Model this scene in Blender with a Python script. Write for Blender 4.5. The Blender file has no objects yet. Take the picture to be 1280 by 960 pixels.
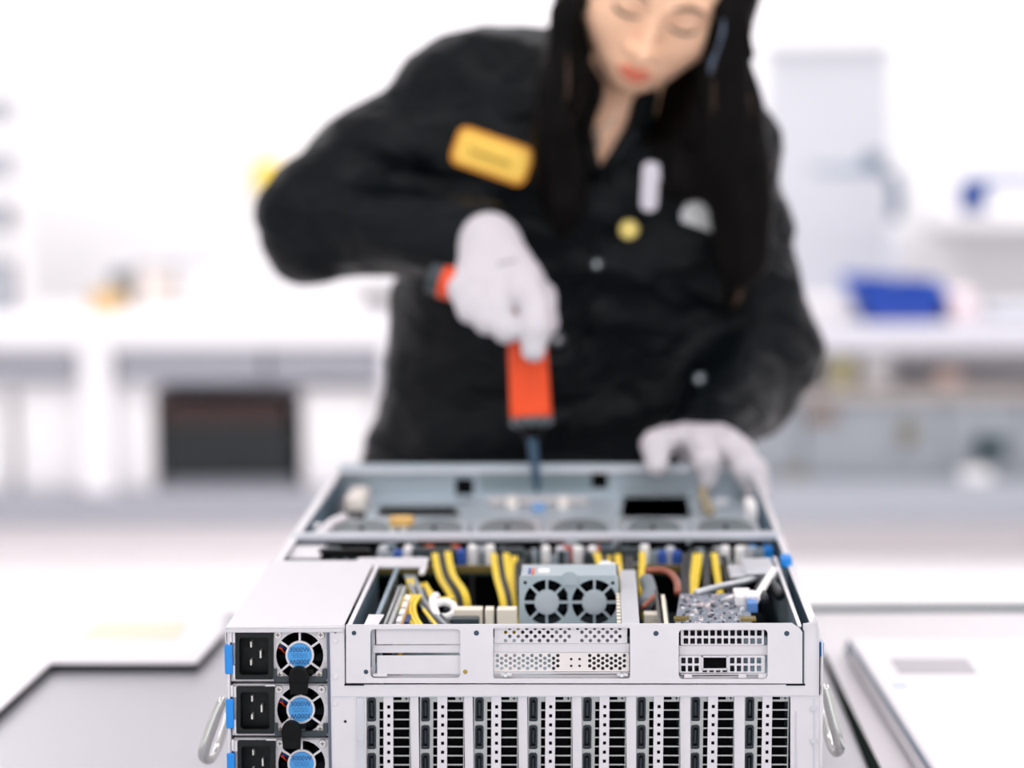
import bpy, bmesh, math, random
import numpy as np
from mathutils import Vector, Matrix, noise
random.seed(7)
C = bpy.context.scene.collection
PI = math.pi
# ------------------------------------------------------------------ camera (fitted to the server's corners)
CAM = np.array([0.28543, -2.01692, 0.58528]); YAW, PIT, ROL, FPX = 0.033506, 0.110302, 0.009071, 3400.0
_F = np.array([-math.sin(YAW)*math.cos(PIT), math.cos(YAW)*math.cos(PIT), -math.sin(PIT)])
_R0 = np.array([math.cos(YAW), math.sin(YAW), 0.0]); _U0 = np.cross(_R0, _F)
_U = _U0*math.cos(ROL) + _R0*math.sin(ROL); _R = _R0*math.cos(ROL) - _U0*math.sin(ROL)
def ray(px, py): return _F + _R*(px-640)/FPX - _U*(py-480)/FPX
def W(px, py, Y=None, Z=None, X=None):
    """measure: the point of the plane Y / Z / X seen at a pixel of the photograph"""
    d = ray(px, py)
    if Y is not None: t = (Y-CAM[1])/d[1]
    elif Z is not None: t = (Z-CAM[2])/d[2]
    else: t = (X-CAM[0])/d[0]
    p = CAM + d*t
    return (float(p[0]), float(p[1]), float(p[2]))
def PM(Y): return (Y-CAM[1])/FPX          # metres per pixel at depth Y (about)
T = .178
cam = bpy.data.objects.new('camera', bpy.data.cameras.new('camera')); C.objects.link(cam)
M = Matrix(((_R[0], _U[0], -_F[0], CAM[0]), (_R[1], _U[1], -_F[1], CAM[1]), (_R[2], _U[2], -_F[2], CAM[2]), (0, 0, 0, 1)))
cam.matrix_world = M
cam.data.sensor_width = 36; cam.data.lens = FPX/1280*36; cam.data.clip_start = .05; cam.data.clip_end = 60
cam.data.dof.use_dof = True; cam.data.dof.focus_distance = 2.03; cam.data.dof.aperture_fstop = 3.1
sc = bpy.context.scene; sc.camera = cam
sc.view_settings.view_transform = 'Standard'; sc.view_settings.look = 'None'; sc.view_settings.gamma = 1
sc.view_settings.use_curve_mapping = False; sc.view_settings.exposure = 0.0
# ------------------------------------------------------------------ materials
def lin(c): return tuple(((v/255)/12.92 if v/255 <= .04045 else ((v/255+.055)/1.055)**2.4) for v in c)
MATS = {}
def mat(name, rgb, rough=.5, metal=0, bump=0, bscale=200, var=0, vscale=20, emit=0, coat=0, spec=.5):
    if name in MATS: return MATS[name]
    m = bpy.data.materials.new(name); m.use_nodes = True; nt = m.node_tree; b = nt.nodes['Principled BSDF']
    c = lin(rgb) + (1,)
    b.inputs['Base Color'].default_value = c; b.inputs['Roughness'].default_value = rough; b.inputs['Metallic'].default_value = metal
    b.inputs['Coat Weight'].default_value = coat; b.inputs['Specular IOR Level'].default_value = spec
    tc = nt.nodes.new('ShaderNodeTexCoord')
    if var:
        n = nt.nodes.new('ShaderNodeTexNoise'); n.inputs['Scale'].default_value = vscale; n.inputs['Detail'].default_value = 3
        nt.links.new(tc.outputs['Object'], n.inputs['Vector'])
        r = nt.nodes.new('ShaderNodeValToRGB')
        r.color_ramp.elements[0].position = .3; r.color_ramp.elements[1].position = .7
        r.color_ramp.elements[0].color = tuple(x*(1-var) for x in c[:3]) + (1,)
        r.color_ramp.elements[1].color = tuple(min(1, x*(1+var)) for x in c[:3]) + (1,)
        nt.links.new(n.outputs['Fac'], r.inputs['Fac']); nt.links.new(r.outputs['Color'], b.inputs['Base Color'])
    if bump:
        n = nt.nodes.new('ShaderNodeTexNoise'); n.inputs['Scale'].default_value = bscale; n.inputs['Detail'].default_value = 3
        nt.links.new(tc.outputs['Object'], n.inputs['Vector'])
        bp = nt.nodes.new('ShaderNodeBump'); bp.inputs['Strength'].default_value = bump; bp.inputs['Distance'].default_value = .001
        nt.links.new(n.outputs['Fac'], bp.inputs['Height']); nt.links.new(bp.outputs['Normal'], b.inputs['Normal'])
    if emit:
        b.inputs['Emission Color'].default_value = c; b.inputs['Emission Strength'].default_value = emit
    MATS[name] = m; return m
zinc = mat('painted_zinc', (223, 220, 224), .42, .15, var=.02, vscale=40)
zinc2 = mat('galvanised_sheet', (206, 208, 214), .4, .3, var=.04, vscale=60)
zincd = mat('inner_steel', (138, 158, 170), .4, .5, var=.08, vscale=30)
brack = mat('bracket_steel', (186, 188, 187), .4, .5, var=.04, vscale=80)
steel = mat('bright_steel', (215, 218, 220), .22, .9)
black = mat('black_plastic', (9, 10, 11), .5, spec=.15)
pitch = mat('matte_black', (7, 7, 9), .85, spec=.1)
teal = mat('dark_grey_plastic', (44, 56, 62), .5)
navy = mat('dark_socket_blue', (24, 38, 48), .45)
blue = mat('blue_plastic', (20, 138, 226), .35)
label = mat('blue_label', (72, 158, 224), .5)
ink = mat('label_ink', (22, 62, 120), .6)
white = mat('white_plastic', (240, 238, 238), .45)
cream = mat('cream_connector', (232, 222, 204), .5)
yel = mat('yellow_cable', (236, 206, 50), .45); blk = mat('black_cable', (30, 34, 38), .5)
gry = mat('grey_cable', (150, 156, 162), .45); org = mat('orange_wire', (226, 96, 38), .5); red = mat('red_wire', (214, 54, 40), .5)
blw = mat('blue_wire', (30, 76, 160), .5); brn = mat('copper_tube', (150, 84, 64), .4, .3)
fanm = mat('fan_grey', (176, 190, 196), .42, .1); fanh = mat('fan_hub_grey', (190, 198, 203), .4, .2)
pcb = mat('board_grey', (118, 126, 138), .5, var=.15, vscale=90); pcbg = mat('board_green', (30, 62, 56), .5, var=.2, vscale=60)
chip = mat('chip_black', (38, 42, 50), .4); brass = mat('brass', (170, 150, 84), .3, .8)
# ------------------------------------------------------------------ mesh helpers (all in world coordinates)
ORG = {}
def obj(name, bm, m, parent=None, smooth=False, bevel=0, props=None):
    """link bm (world coordinates) as ONE mesh object, origin at its centre"""
    if not isinstance(bm, bpy.types.Mesh):
        bmesh.ops.recalc_face_normals(bm, faces=bm.faces)
        me = bpy.data.meshes.new(name); bm.to_mesh(me); bm.free()
    else: me = bm
    n = len(me.vertices); co = np.empty(n*3); me.vertices.foreach_get('co', co); co = co.reshape(-1, 3)
    c = (co.min(0)+co.max(0))/2
    if parent is None: c[2] = co[:, 2].min()
    me.vertices.foreach_set('co', (co-c).ravel()); me.update()
    if smooth:
        me.polygons.foreach_set('use_smooth', [True]*len(me.polygons))
        if smooth != 'all': me.set_sharp_from_angle(angle=math.radians(40))
    for k in (m if isinstance(m, (list, tuple)) else [m]): me.materials.append(k)
    o = bpy.data.objects.new(name, me); C.objects.link(o)
    if bevel:
        b = o.modifiers.new('bevel', 'BEVEL'); b.width = bevel; b.segments = 2; b.limit_method = 'ANGLE'; b.angle_limit = math.radians(50)
    ORG[o.name] = Vector(c)
    o.location = Vector(c) - (ORG[parent.name] if parent else Vector((0, 0, 0)))
    if parent: o.parent = parent
    for k, v in (props or {}).items(): o[k] = v
    return o
def thing(name, lab, cat, loc, group=None):
    o = bpy.data.objects.new(name, None); C.objects.link(o); o.location = loc; ORG[o.name] = Vector(loc)
    o.empty_display_size = .05
    o['label'] = lab; o['category'] = cat
    if group: o['group'] = group
    return o
def sit(o, z):
    """set a thing down on the surface at height z"""
    for q in [o]+[c for c in bpy.data.objects if c.parent == o]:
        if q.type != 'MESH': continue
        oz = ORG[q.name].z
        for v in q.data.vertices:
            if v.co.z+oz < z: v.co.z = z-oz
    return o
def tag(o, lab, cat, group=None):
    o['label'] = lab; o['category'] = cat
    if group: o['group'] = group
    return o
def struct(o): o['kind'] = 'structure'; return o
def copy_tree(o, off=(0, 0, 0), parent=None):
    c = o.copy(); C.objects.link(c); ORG[c.name] = ORG[o.name] + Vector(off)
    c.parent = parent if parent else o.parent
    c.location = o.location + (Vector(off) if (parent is None or parent == o.parent) else Vector((0, 0, 0)))
    for ch in [x for x in bpy.data.objects if x.parent == o]:
        d = copy_tree(ch, (0, 0, 0), c); 
    return c
def nb(): return bmesh.new()
def box(bm, x0, x1, y0, y1, z0, z1, mi=0):
    vs = [bm.verts.new((x, y, z)) for x in (min(x0, x1), max(x0, x1)) for y in (min(y0, y1), max(y0, y1)) for z in (min(z0, z1), max(z0, z1))]
    for f in ((0, 1, 3, 2), (4, 6, 7, 5), (0, 4, 5, 1), (2, 3, 7, 6), (0, 2, 6, 4), (1, 5, 7, 3)):
        bm.faces.new([vs[i] for i in f]).material_index = mi
    return bm
def hexa(bm, a, b, mi=0):
    """solid between quad a and quad b (4 points each)"""
    va = [bm.verts.new(p) for p in a]; vb = [bm.verts.new(p) for p in b]
    fs = [bm.faces.new(va), bm.faces.new(vb[::-1])]
    for i in range(len(a)):
        j = (i+1) % len(a); fs.append(bm.faces.new((va[i], vb[i], vb[j], va[j])))
    for f in fs: f.material_index = mi
    return bm
def prism(bm, pts, vec, mi=0):
    v = Vector(vec); return hexa(bm, pts, [tuple(Vector(p)+v) for p in pts], mi)
def fb(bm, px0, py0, px1, py1, y0, y1, mi=0):
    """box whose front face covers these photo pixels when measured at depth y0"""
    a = W(px0, py0, Y=y0); b = W(px1, py1, Y=y0)
    return box(bm, a[0], b[0], y0, y1, a[2], b[2], mi)
def cyl(bm, p0, p1, r0, r1=None, seg=16, mi=0):
    r1 = r0 if r1 is None else r1
    p0, p1 = Vector(p0), Vector(p1); d = (p1-p0).normalized()
    a = d.orthogonal().normalized(); b = d.cross(a)
    A = [bm.verts.new(p0+(a*math.cos(t)+b*math.sin(t))*r0) for t in [2*PI*i/seg for i in range(seg)]]
    B = [bm.verts.new(p1+(a*math.cos(t)+b*math.sin(t))*r1) for t in [2*PI*i/seg for i in range(seg)]]
    bm.faces.new(A[::-1]).material_index = mi; bm.faces.new(B).material_index = mi
    for i in range(seg): bm.faces.new((A[i], A[(i+1) % seg], B[(i+1) % seg], B[i])).material_index = mi
    return bm
def tube(bm, pts, r, seg=8, mi=0, sub=6, closed=False, flat=None):
    """smooth tube through points (Catmull-Rom); r a number or one per point"""
    P = [Vector(p) for p in pts]; n = len(P); rr = r if isinstance(r, (list, tuple)) else [r]*n
    Q, S = [], []
    rng = n if closed else n-1
    for i in range(rng):
        p0 = P[(i-1) % n] if (closed or i > 0) else P[0]*2-P[1]; p1 = P[i]; p2 = P[(i+1) % n]
        p3 = P[(i+2) % n] if (closed or i+2 < n) else P[-1]*2-P[-2]
        for k in range(sub):
            t = k/sub
            Q.append(.5*((2*p1)+(p2-p0)*t+(2*p0-5*p1+4*p2-p3)*t*t+(3*p1-p0-3*p2+p3)*t**3)); S.append(rr[i]*(1-t)+rr[(i+1) % n]*t)
    if not closed: Q.append(P[-1]); S.append(rr[-1])
    rings = []; a = None; m = len(Q)
    for i in range(m):
        d = (Q[(i+1) % m]-Q[i-1]) if (closed or 0 < i < m-1) else (Q[1]-Q[0] if i == 0 else Q[-1]-Q[-2])
        d.normalize()
        a = d.orthogonal() if a is None else a-d*a.dot(d)
        if a.length < 1e-6: a = d.orthogonal()
        a.normalize(); b = d.cross(a)
        rings.append([bm.verts.new(Q[i]+(a*math.cos(2*PI*k/seg)+b*math.sin(2*PI*k/seg))*S[i]) for k in range(seg)])
    for i in range(m if closed else m-1):
        A, B = rings[i], rings[(i+1) % m]
        for k in range(seg): bm.faces.new((A[k], A[(k+1) % seg], B[(k+1) % seg], B[k])).material_index = mi
    if not closed:
        bm.faces.new(rings[0][::-1]).material_index = mi; bm.faces.new(rings[-1]).material_index = mi
    return bm
def circ(cx, cy, r, n=12, a0=0): return [(cx+r*math.cos(a0+2*PI*i/n), cy+r*math.sin(a0+2*PI*i/n)) for i in range(n)]
def rrect(x0, y0, x1, y1, r=0, n=3):
    if r <= 0: return [(x0, y0), (x1, y0), (x1, y1), (x0, y1)]
    o = []
    for cx, cy, a in ((x1-r, y0+r, -PI/2), (x1-r, y1-r, 0), (x0+r, y1-r, PI/2), (x0+r, y0+r, PI)):
        for k in range(n+1): o.append((cx+r*math.cos(a+PI/2*k/n), cy+r*math.sin(a+PI/2*k/n)))
    return o
def plate_mesh(outer, holes, th, place):
    cu = bpy.data.curves.new('t', 'CURVE'); cu.dimensions = '2D'; cu.fill_mode = 'BOTH'; cu.extrude = th/2
    for pl in [outer]+holes:
        s = cu.splines.new('POLY'); s.points.add(len(pl)-1); s.use_cyclic_u = True
        for p, q in zip(s.points, pl): p.co = (q[0], q[1], 0, 1)
    o = bpy.data.objects.new('t', cu); C.objects.link(o)
    dg = bpy.context.evaluated_depsgraph_get()
    me = bpy.data.meshes.new_from_object(o.evaluated_get(dg), depsgraph=dg)
    bpy.data.objects.remove(o); bpy.data.curves.remove(cu)
    for v in me.vertices: v.co = place(*v.co)
    bm = nb(); bm.from_mesh(me); bpy.data.meshes.remove(me)
    bmesh.ops.remove_doubles(bm, verts=bm.verts, dist=1e-6)
    return bm
def fplate(outer, holes, y0, th):
    """sheet parallel to the server's face at depth y0, outline and holes measured in photo pixels"""
    f = lambda pl: [(W(u, v, Y=y0)[0], W(u, v, Y=y0)[2]) for u, v in pl]
    return plate_mesh(f(outer), [f(h) for h in holes], th, lambda u, v, w: (u, y0+th/2+w, v))
def join(bm, other):
    me = bpy.data.meshes.new('j'); other.to_mesh(me); other.free(); bm.from_mesh(me); bpy.data.meshes.remove(me); return bm
def textbm(s, size, place, mi=0, th=.0002, align='CENTER'):
    cu = bpy.data.curves.new('t', 'FONT'); cu.body = s; cu.size = size; cu.align_x = align; cu.align_y = 'CENTER'; cu.extrude = th/2; cu.resolution_u = 3; cu.offset = size*.004
    o = bpy.data.objects.new('t', cu); C.objects.link(o); dg = bpy.context.evaluated_depsgraph_get()
    me = bpy.data.meshes.new_from_object(o.evaluated_get(dg), depsgraph=dg); bpy.data.objects.remove(o); bpy.data.curves.remove(cu)
    for v in me.vertices: v.co = place(*v.co)
    for p in me.polygons: p.material_index = mi
    me.materials.clear()
    for p in me.polygons: p.material_index = mi
    bm = nb(); bm.from_mesh(me); bpy.data.meshes.remove(me)
    for f in bm.faces: f.material_index = mi
    return bm
def screw(bm, c, r, th=.0012, mi=0, md=1, ax='y'):
    """pan-head cross screw facing the camera side"""
    x, y, z = c
    cyl(bm, (x, y, z), (x, y-th, z), r, r*.85, 14, mi)
    box(bm, x-r*.5, x+r*.5, y-th-.00015, y-th, z-r*.12, z+r*.12, md); box(bm, x-r*.12, x+r*.12, y-th-.00015, y-th, z-r*.5, z+r*.5, md)
    return bm
LP, WS = 10.5, 1.5
# ================================================================== ROOM
FL, CE, BW = -.90, 2.0, 7.7
wallm = mat('wall_white', (246, 245, 246), .7); floorm = mat('floor_white', (240, 237, 238), .35, var=.02, vscale=3)
benchm = mat('bench_white', (240, 238, 242), .5); bgrey = mat('bench_grey', (154, 156, 165), .5); bgrey2 = mat('bench_mid_grey', (140, 148, 156), .5, .1)
def S(name, *b, m=wallm):
    s = nb(); box(s, *b); return struct(obj(name, s, m))
S('floor', -4.5, 5, -5, BW+.1, FL-.1, FL, m=floorm)
S('ceiling', -4.5, 5, -5, BW+.1, CE, CE+.1)
S('wall_back', -4.5, 5, BW, BW+.1, FL, CE)
S('wall_left', -4.6, -4.5, -5, BW+.1, FL, CE); S('wall_right', 5, 5.1, -5, BW+.1, FL, CE)
S('baseboard_back', -4.5, 5, BW-.015, BW, FL, FL+.1, m=bgrey)
for i, x in enumerate((-2.2, .3, 2.8)):
    for j, (y, en) in enumerate(((-2.6, .7), (-.2, .7), (2.5, 1.0), (5.0, 1.7), (6.9, 1.5))):  # unseen panels added to light the room, back rows stronger to whiten the wall
        t = thing('added_ceiling_light', 'added white ceiling light panel, unseen above the benches', 'ceiling light', (x, y, CE-.03), 'ceiling light panels')
        s = nb(); 
        for q in ((x-.65, x-.6, y-.35, y+.35), (x+.6, x+.65, y-.35, y+.35), (x-.6, x+.6, y-.35, y-.3), (x-.6, x+.6, y+.3, y+.35)): box(s, *q, CE-.03, CE)
        obj('frame', s, white, t)
        s = nb(); box(s, x-.6, x+.6, y-.3, y+.3, CE-.02, CE-.012); obj('diffuser', s, mat('light_diffuser', (255, 250, 252), .5, emit=3), t)
        L = bpy.data.lights.new('panel_light', 'AREA'); L.shape = 'RECTANGLE'; L.size = 1.2; L.size_y = .6; L.energy = LP*en; L.color = (1, .985, .985)
        lo = bpy.data.objects.new('panel_light', L); C.objects.link(lo); lo.location = (x, y, CE-.035)
w = bpy.data.worlds.new('world'); sc.world = w; w.use_nodes = True
w.node_tree.nodes['Background'].inputs['Color'].default_value = (.97, .98, 1, 1); w.node_tree.nodes['Background'].inputs['Strength'].default_value = WS
# ------------------------------------------------------------------ the workbench
ye = W(600, 763, Z=0)[1]
TB = thing('workbench', 'long white and grey workbench carrying the open server', 'table', (.25, .3, FL))
s = nb(); box(s, -1.6, 2.1, -.55, ye, -.035, 0); obj('bench_top', s, mat('satin_laminate', (176, 175, 182), .35, .1), TB, bevel=.003)
s = nb()
for x in (-1.45, 1.95): obj('leg', box(nb(), x-.03, x+.03, -.48, -.42, FL, -.035), bgrey2, TB); obj('leg', box(nb(), x-.03, x+.03, ye-.1, ye-.04, FL, -.035), bgrey2, TB)
s.free()
obj('lower_rail', box(nb(), -1.42, 1.92, ye-.09, ye-.05, -.75, -.71), bgrey2, TB)
q = [W(1027, 822, Z=.0005), W(1031.5, 822, Z=.0005), W(1108, 980, Z=.0005), W(1093, 980, Z=.0005)]
obj('joint_strip', prism(nb(), q, (0, 0, .004)), mat('dark_strip', (8, 22, 18), .9, spec=.05), TB)
s = nb(); box(s, W(1010, 764, Z=0)[0], 2.1, ye-.012, ye, .0, .006); obj('far_edge_strip', s, mat('teal_strip', (52, 84, 88), .4), TB)  # thin dark teal strip along the far edge of the bench
# white surface right of the server, and the pale boards
q = [W(940, 768, Z=.001), W(1400, 768, Z=.001), W(1400, 1100, Z=.001), W(1160, 1100, Z=.001), W(1031, 822, Z=.001)]
q = [W(1033, 822, Z=0), W(1006, 766, Z=0), W(1500, 766, Z=0), W(1500, 1010, Z=0), W(1120, 1010, Z=0)]
o = obj('bench_mat', prism(nb(), q, (0, 0, .0015)), mat('mat_white', (222, 218, 221), .4)); tag(o, 'thin white sheet covering the bench right of the server', 'sheet')
z = .03
q = [W(1062, 798, Z=z), W(1600, 798, Z=z), W(1600, 1080, Z=z), W(1243, 1080, Z=z)]
s = nb(); prism(s, q, (0, 0, -.026)); RB = obj('metal_lid', s, mat('lid_white', (238, 236, 239), .35), bevel=.004)
tag(RB, 'large white flat lid lying on the bench right of the server', 'lid')
q = [W(1064, 806, Z=.022), W(1060, 806, Z=.022), W(1240, 1080, Z=.022), W(1245, 1080, Z=.022)]
s = nb(); prism(s, [W(1062.5, 800, Z=z-.003), W(1057, 812, Z=.004), W(1226, 1080, Z=.004), W(1241, 1080, Z=z-.003)], (-.002, 0, 0))
obj('lid_flange', s, mat('flange_blue_grey', (92, 120, 140), .35, .3), RB)
q = [W(1113, 824, Z=z), W(1208, 824, Z=z), W(1222, 842, Z=z), W(1124, 842, Z=z)]
obj('grey_patch', prism(nb(), q, (0, 0, .0008)), mat('patch_grey', (180, 176, 182), .5), RB)
q = [W(1112, 853, Z=z), W(1132, 853, Z=z), W(1136, 861, Z=z), W(1117, 861, Z=z)]
obj('print_mark', prism(nb(), q, (0, 0, .0004)), mat('mark_blue', (208, 216, 240), .5), RB)
z = .0115
P_ = [(-420, 764), (281, 764), (281, 788), (246, 827), (64, 827), (-40, 922), (-300, 922)]
_o = [W(u, v, Z=z) for u, v in P_]; _o[0] = (-1.0, _o[1][1], z); _o[-1] = (-1.0, _o[-2][1], z)
s = nb(); prism(s, _o, (0, 0, -.003)); LB = obj('white_board', s, mat('board_white', (238, 235, 239), .4), bevel=.0015)
tag(LB, 'white board with a stepped edge lying left of the server', 'board')
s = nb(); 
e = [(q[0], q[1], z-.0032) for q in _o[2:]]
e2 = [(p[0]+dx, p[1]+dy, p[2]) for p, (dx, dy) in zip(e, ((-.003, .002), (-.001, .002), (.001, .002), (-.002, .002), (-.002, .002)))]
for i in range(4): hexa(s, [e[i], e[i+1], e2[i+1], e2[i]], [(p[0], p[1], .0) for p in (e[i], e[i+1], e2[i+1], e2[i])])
obj('gap_shadow_strip', s, mat('gap_shadow_black', (20, 26, 28), .6), LB)  # black strip stands in for the shaded gap under the raised board
q = [W(122, 778, Z=z), W(236, 778, Z=z), W(222, 799, Z=z), W(98, 799, Z=z)]
obj('yellow_sticker', prism(nb(), q, (0, 0, .0008)), mat('pale_yellow', (236, 228, 204), .5), LB)
# ------------------------------------------------------------------ the far benches
BY = 6.4
def bb(px0, py0, px1, py1, dy=0, dep=.5, s=None): return fb(s or nb(), px0, py0, px1, py1, BY+dy, BY+dy+dep)
FB = thing('storage_bench', 'long white storage bench along the back of the room, left part', 'bench', (W(200, 500, Y=BY)[0], BY+.3, FL))
obj('bench_top', bb(-260, 403, 505, 434, 0, .75), benchm, FB, bevel=.01)
for a in ((-200, 96), (145, 330), (334, 500)): obj('drawer_front', bb(a[0], 436, a[1], 478, .03, .5), bgrey, FB, bevel=.006)
for a in ((98, 143), (-240, -205), (478, 504)): obj('post', bb(a[0], 434, a[1], 621, .01, .06), benchm, FB)
obj('lower_shelf', bb(-260, 617, 505, 655, 0, .75), mat('shelf_grey', (165, 167, 176), .5), FB, bevel=.006)
obj('plinth', fb(nb(), -260, 655, 505, 700, BY+.04, BY+.6), mat('plinth_white', (238, 232, 234), .5), FB)
obj('back_panel', bb(-260, 434, 505, 617, .7, .04), mat('panel_pale', (226, 224, 230), .5), FB)
FB2 = thing('storage_bench', 'long white storage bench along the back of the room, right part behind the blue bin', 'bench', (W(1150, 500, Y=BY)[0], BY+.3, FL))
obj('bench_top', bb(900, 408, 1500, 438, 0, .75), mat('bench_lilac', (206, 206, 214), .5), FB2, bevel=.01)
obj('shelf_board', bb(900, 489, 1500, 499, 0, .7), mat('shelf_edge_taupe', (166, 158, 154), .5), FB2)
obj('back_panel', bb(900, 438, 1500, 489, .3, .04), mat('panel_lilac', (224, 222, 228), .5), FB2)
for a in ((905, 1000), (1003, 1180), (1183, 1275), (1278, 1400)): obj('drawer_front', bb(a[0], 501, a[1], 598, .02, .6), mat('drawer_grey', (147, 153, 160), .5), FB2, bevel=.006)
s = nb(); c = W(1135, 541, Y=BY); cyl(s, (c[0], BY-.02, c[2]), (c[0], BY+.02, c[2]), .03, seg=20); obj('lock', s, mat('lock_brass', (120, 112, 92), .4, .4), FB2)
obj('grip_recess', bb(1216, 547, 1258, 575, -.005, .02), mat('recess_teal', (22, 52, 58), .6), FB2, bevel=.004)
s = nb(); bb(1010, 512, 1046, 528, -.004, .02, s); obj('label_plate', s, mat('plate_brown', (130, 112, 104), .6), FB2)
s = nb(); bb(984, 584, 1004, 600, -.004, .02, s); obj('label_plate', s, mat('plate_olive', (140, 136, 120), .6), FB2)
obj('lower_shelf', bb(900, 604, 1500, 654, -.06, .8), mat('shelf_blue_grey', (167, 172, 181), .45), FB2, bevel=.008)
obj('plinth', fb(nb(), 900, 655, 1500, 700, BY+.04, BY+.6), mat('plinth_white', (238, 232, 234), .5), FB2)
ZL, ZR = W(200, 403, Y=BY)[2]+.001, W(1100, 408, Y=BY)[2]+.001; ZS, ZS2 = W(200, 617, Y=BY)[2]+.001, W(1100, 604, Y=BY-.06)[2]+.001; ZM = W(1100, 489, Y=BY)[2]+.001
def item(name, lab, cat, px0, py0, px1, py1, m_, dy=.08, dep=.3, bevel=.01, group=None, lidm=None, lid=None, extra=None):
    o = obj(name, bb(px0, py0, px1, py1, dy, dep), m_, bevel=bevel); tag(o, lab, cat, group)
    if lid: obj('lid', fb(nb(), px0-2, py0-lid, px1+2, py0, BY+dy-.01, BY+dy+dep+.01), lidm or m_, o, bevel=.006)
    return sit(o, ZS)
boxw = mat('box_white', (240, 238, 240), .6)
item('storage_box', 'white storage box on the lower shelf left of the dark crate', 'box', 20, 492, 194, 616, boxw, lid=12)
item('storage_box', 'white storage box at the far left end of the lower shelf', 'box', -150, 492, 14, 616, boxw, lid=12)
item('storage_box', 'white storage box on the lower shelf right of the dark crate', 'box', 378, 498, 470, 616, boxw, lid=12)
o = item('crate', 'dark crate with brown lid band on the lower shelf', 'crate', 199, 530, 366, 599, mat('crate_dark', (9, 18, 22), .6))
obj('lid', bb(199, 503, 356, 529, .08, .3), mat('crate_brown', (50, 28, 24), .6), o, bevel=.006)
obj('base_runner', bb(205, 599, 362, 616, .1, .26), mat('shelf_grey', (165, 167, 176)), o)
o = item('parcel', 'small white parcel on the right lower shelf under the dark grip', 'parcel', 1203, 588, 1240, 630, boxw, dy=-.055, dep=.06); sit(o, ZS2)
# things on the right bench
bl = mat('bin_blue', (3, 58, 158), .45); bld = mat('bin_blue_light', (16, 82, 184), .45)
Yb = BY+.1
fr_ = [W(1072, 368, Y=Yb), W(1182, 368, Y=Yb), W(1176, 408, Y=Yb), W(1082, 408, Y=Yb)]
bk_ = [(p[0], Yb+.25, p[2]) for p in (W(1060, 352, Y=Yb), W(1184, 360, Y=Yb), W(1178, 408, Y=Yb), W(1080, 408, Y=Yb))]
s = nb(); hexa(s, fr_, [(p[0], p[1]+.012, p[2]) for p in fr_]); hexa(s, bk_, [(p[0], p[1]-.012, p[2]) for p in bk_])
for i in (1, 3): 
    j = (i+1) % 4; q = [fr_[i], fr_[j], bk_[j], bk_[i]]; dx = -.01 if i == 1 else .01; hexa(s, q, [(p[0]+dx, p[1], p[2]) for p in q])
q = [fr_[2], fr_[3], bk_[3], bk_[2]]; hexa(s, q, [(p[0], p[1], p[2]+.01) for p in q])
BB = obj('parts_bin', s, bl, bevel=.004); tag(BB, 'bright blue open parts bin on the right bench', 'bin'); sit(BB, ZR)
s = nb(); tube(s, [fr_[0], fr_[1], bk_[1], bk_[0]], .01, 6, closed=True, sub=1); obj('rim', s, bld, BB)
for (lab, cat, nm, q, m_) in (
    ('pale grey carton behind the left end of the blue bin', 'carton', 'carton', (1004, 376, 1058, 408), mat('pale_grey_item', (216, 212, 214), .6)),
    ('pink tinted carton just right of the blue bin', 'carton', 'carton', (1188, 368, 1222, 408), mat('pink_item', (240, 222, 226), .6)),
    ('grey carton near the right edge on the bench', 'carton', 'carton', (1240, 384, 1330, 408), mat('grey_item', (196, 200, 208), .6))):
    sit(tag(obj(nm, bb(*q, .12, .25), m_, bevel=.01), lab, cat), ZR)
for (lab, q, m_) in (('yellow jar on the open shelf under the right bench top', (1040, 448, 1066, 488), mat('jar_yellow', (236, 228, 176), .5)),
                     ('white tub beside the yellow jar under the right bench top', (1074, 444, 1120, 488), boxw),
                     ('peach coloured tub under the right bench top', (1168, 462, 1206, 488), mat('jar_peach', (236, 208, 198), .5))):
    a = W(q[0], q[1], Y=BY+.12); b = W(q[2], q[3], Y=BY+.12); r = (b[0]-a[0])/2; x = (a[0]+b[0])/2
    s = nb(); cyl(s, (x, BY+.12+r, b[2]), (x, BY+.12+r, b[2]+(a[2]-b[2])*.85), r*.94, r, 20); o = obj('tub', s, m_, smooth=True); tag(o, lab, 'tub')
    s = nb(); cyl(s, (x, BY+.12+r, b[2]+(a[2]-b[2])*.85), (x, BY+.12+r, a[2]), r*1.04, seg=20); obj('lid', s, m_, o, smooth=True); sit(o, ZM)
# display board + arm lamp behind
zt_ = W(100, 403, Y=BY)[2]
o = obj('grey_panel', fb(nb(), 958, 62, 1112, 395, BY+.62, BY+.66), mat('panel_soft_grey', (206, 208, 214), .6), bevel=.01); tag(o, 'tall soft grey panel standing at the back of the right bench', 'panel'); sit(o, ZR)
obj('top_rail', fb(nb(), 955, 56, 1115, 66, BY+.6, BY+.68), mat('rail_soft', (192, 194, 200), .6), o)
s = nb(); Ya = BY+.35; armm = mat('arm_slate', (92, 112, 134), .4, .2)
tube(s, [W(1120, 405, Y=Ya), W(1120, 330, Y=Ya), W(1120, 290, Y=Ya)], .012, 10); AL = obj('monitor_arm', s, mat('arm_pale', (214, 220, 230), .4), smooth='all')
tag(AL, 'slate blue jointed arm standing on the right bench', 'arm'); sit(AL, ZR)
s = nb(); tube(s, [W(1119, 275, Y=Ya), W(1121, 240, Y=Ya), W(1113, 215, Y=Ya)], .022, 10); obj('upper_link', s, armm, AL, smooth='all')
s = nb(); tube(s, [W(1098, 206, Y=Ya), W(1060, 212, Y=Ya), W(1012, 212, Y=Ya)], [.03, .018, .012], 10); obj('cross_link', s, mat('arm_mid', (150, 164, 178), .4), AL, smooth='all')
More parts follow.
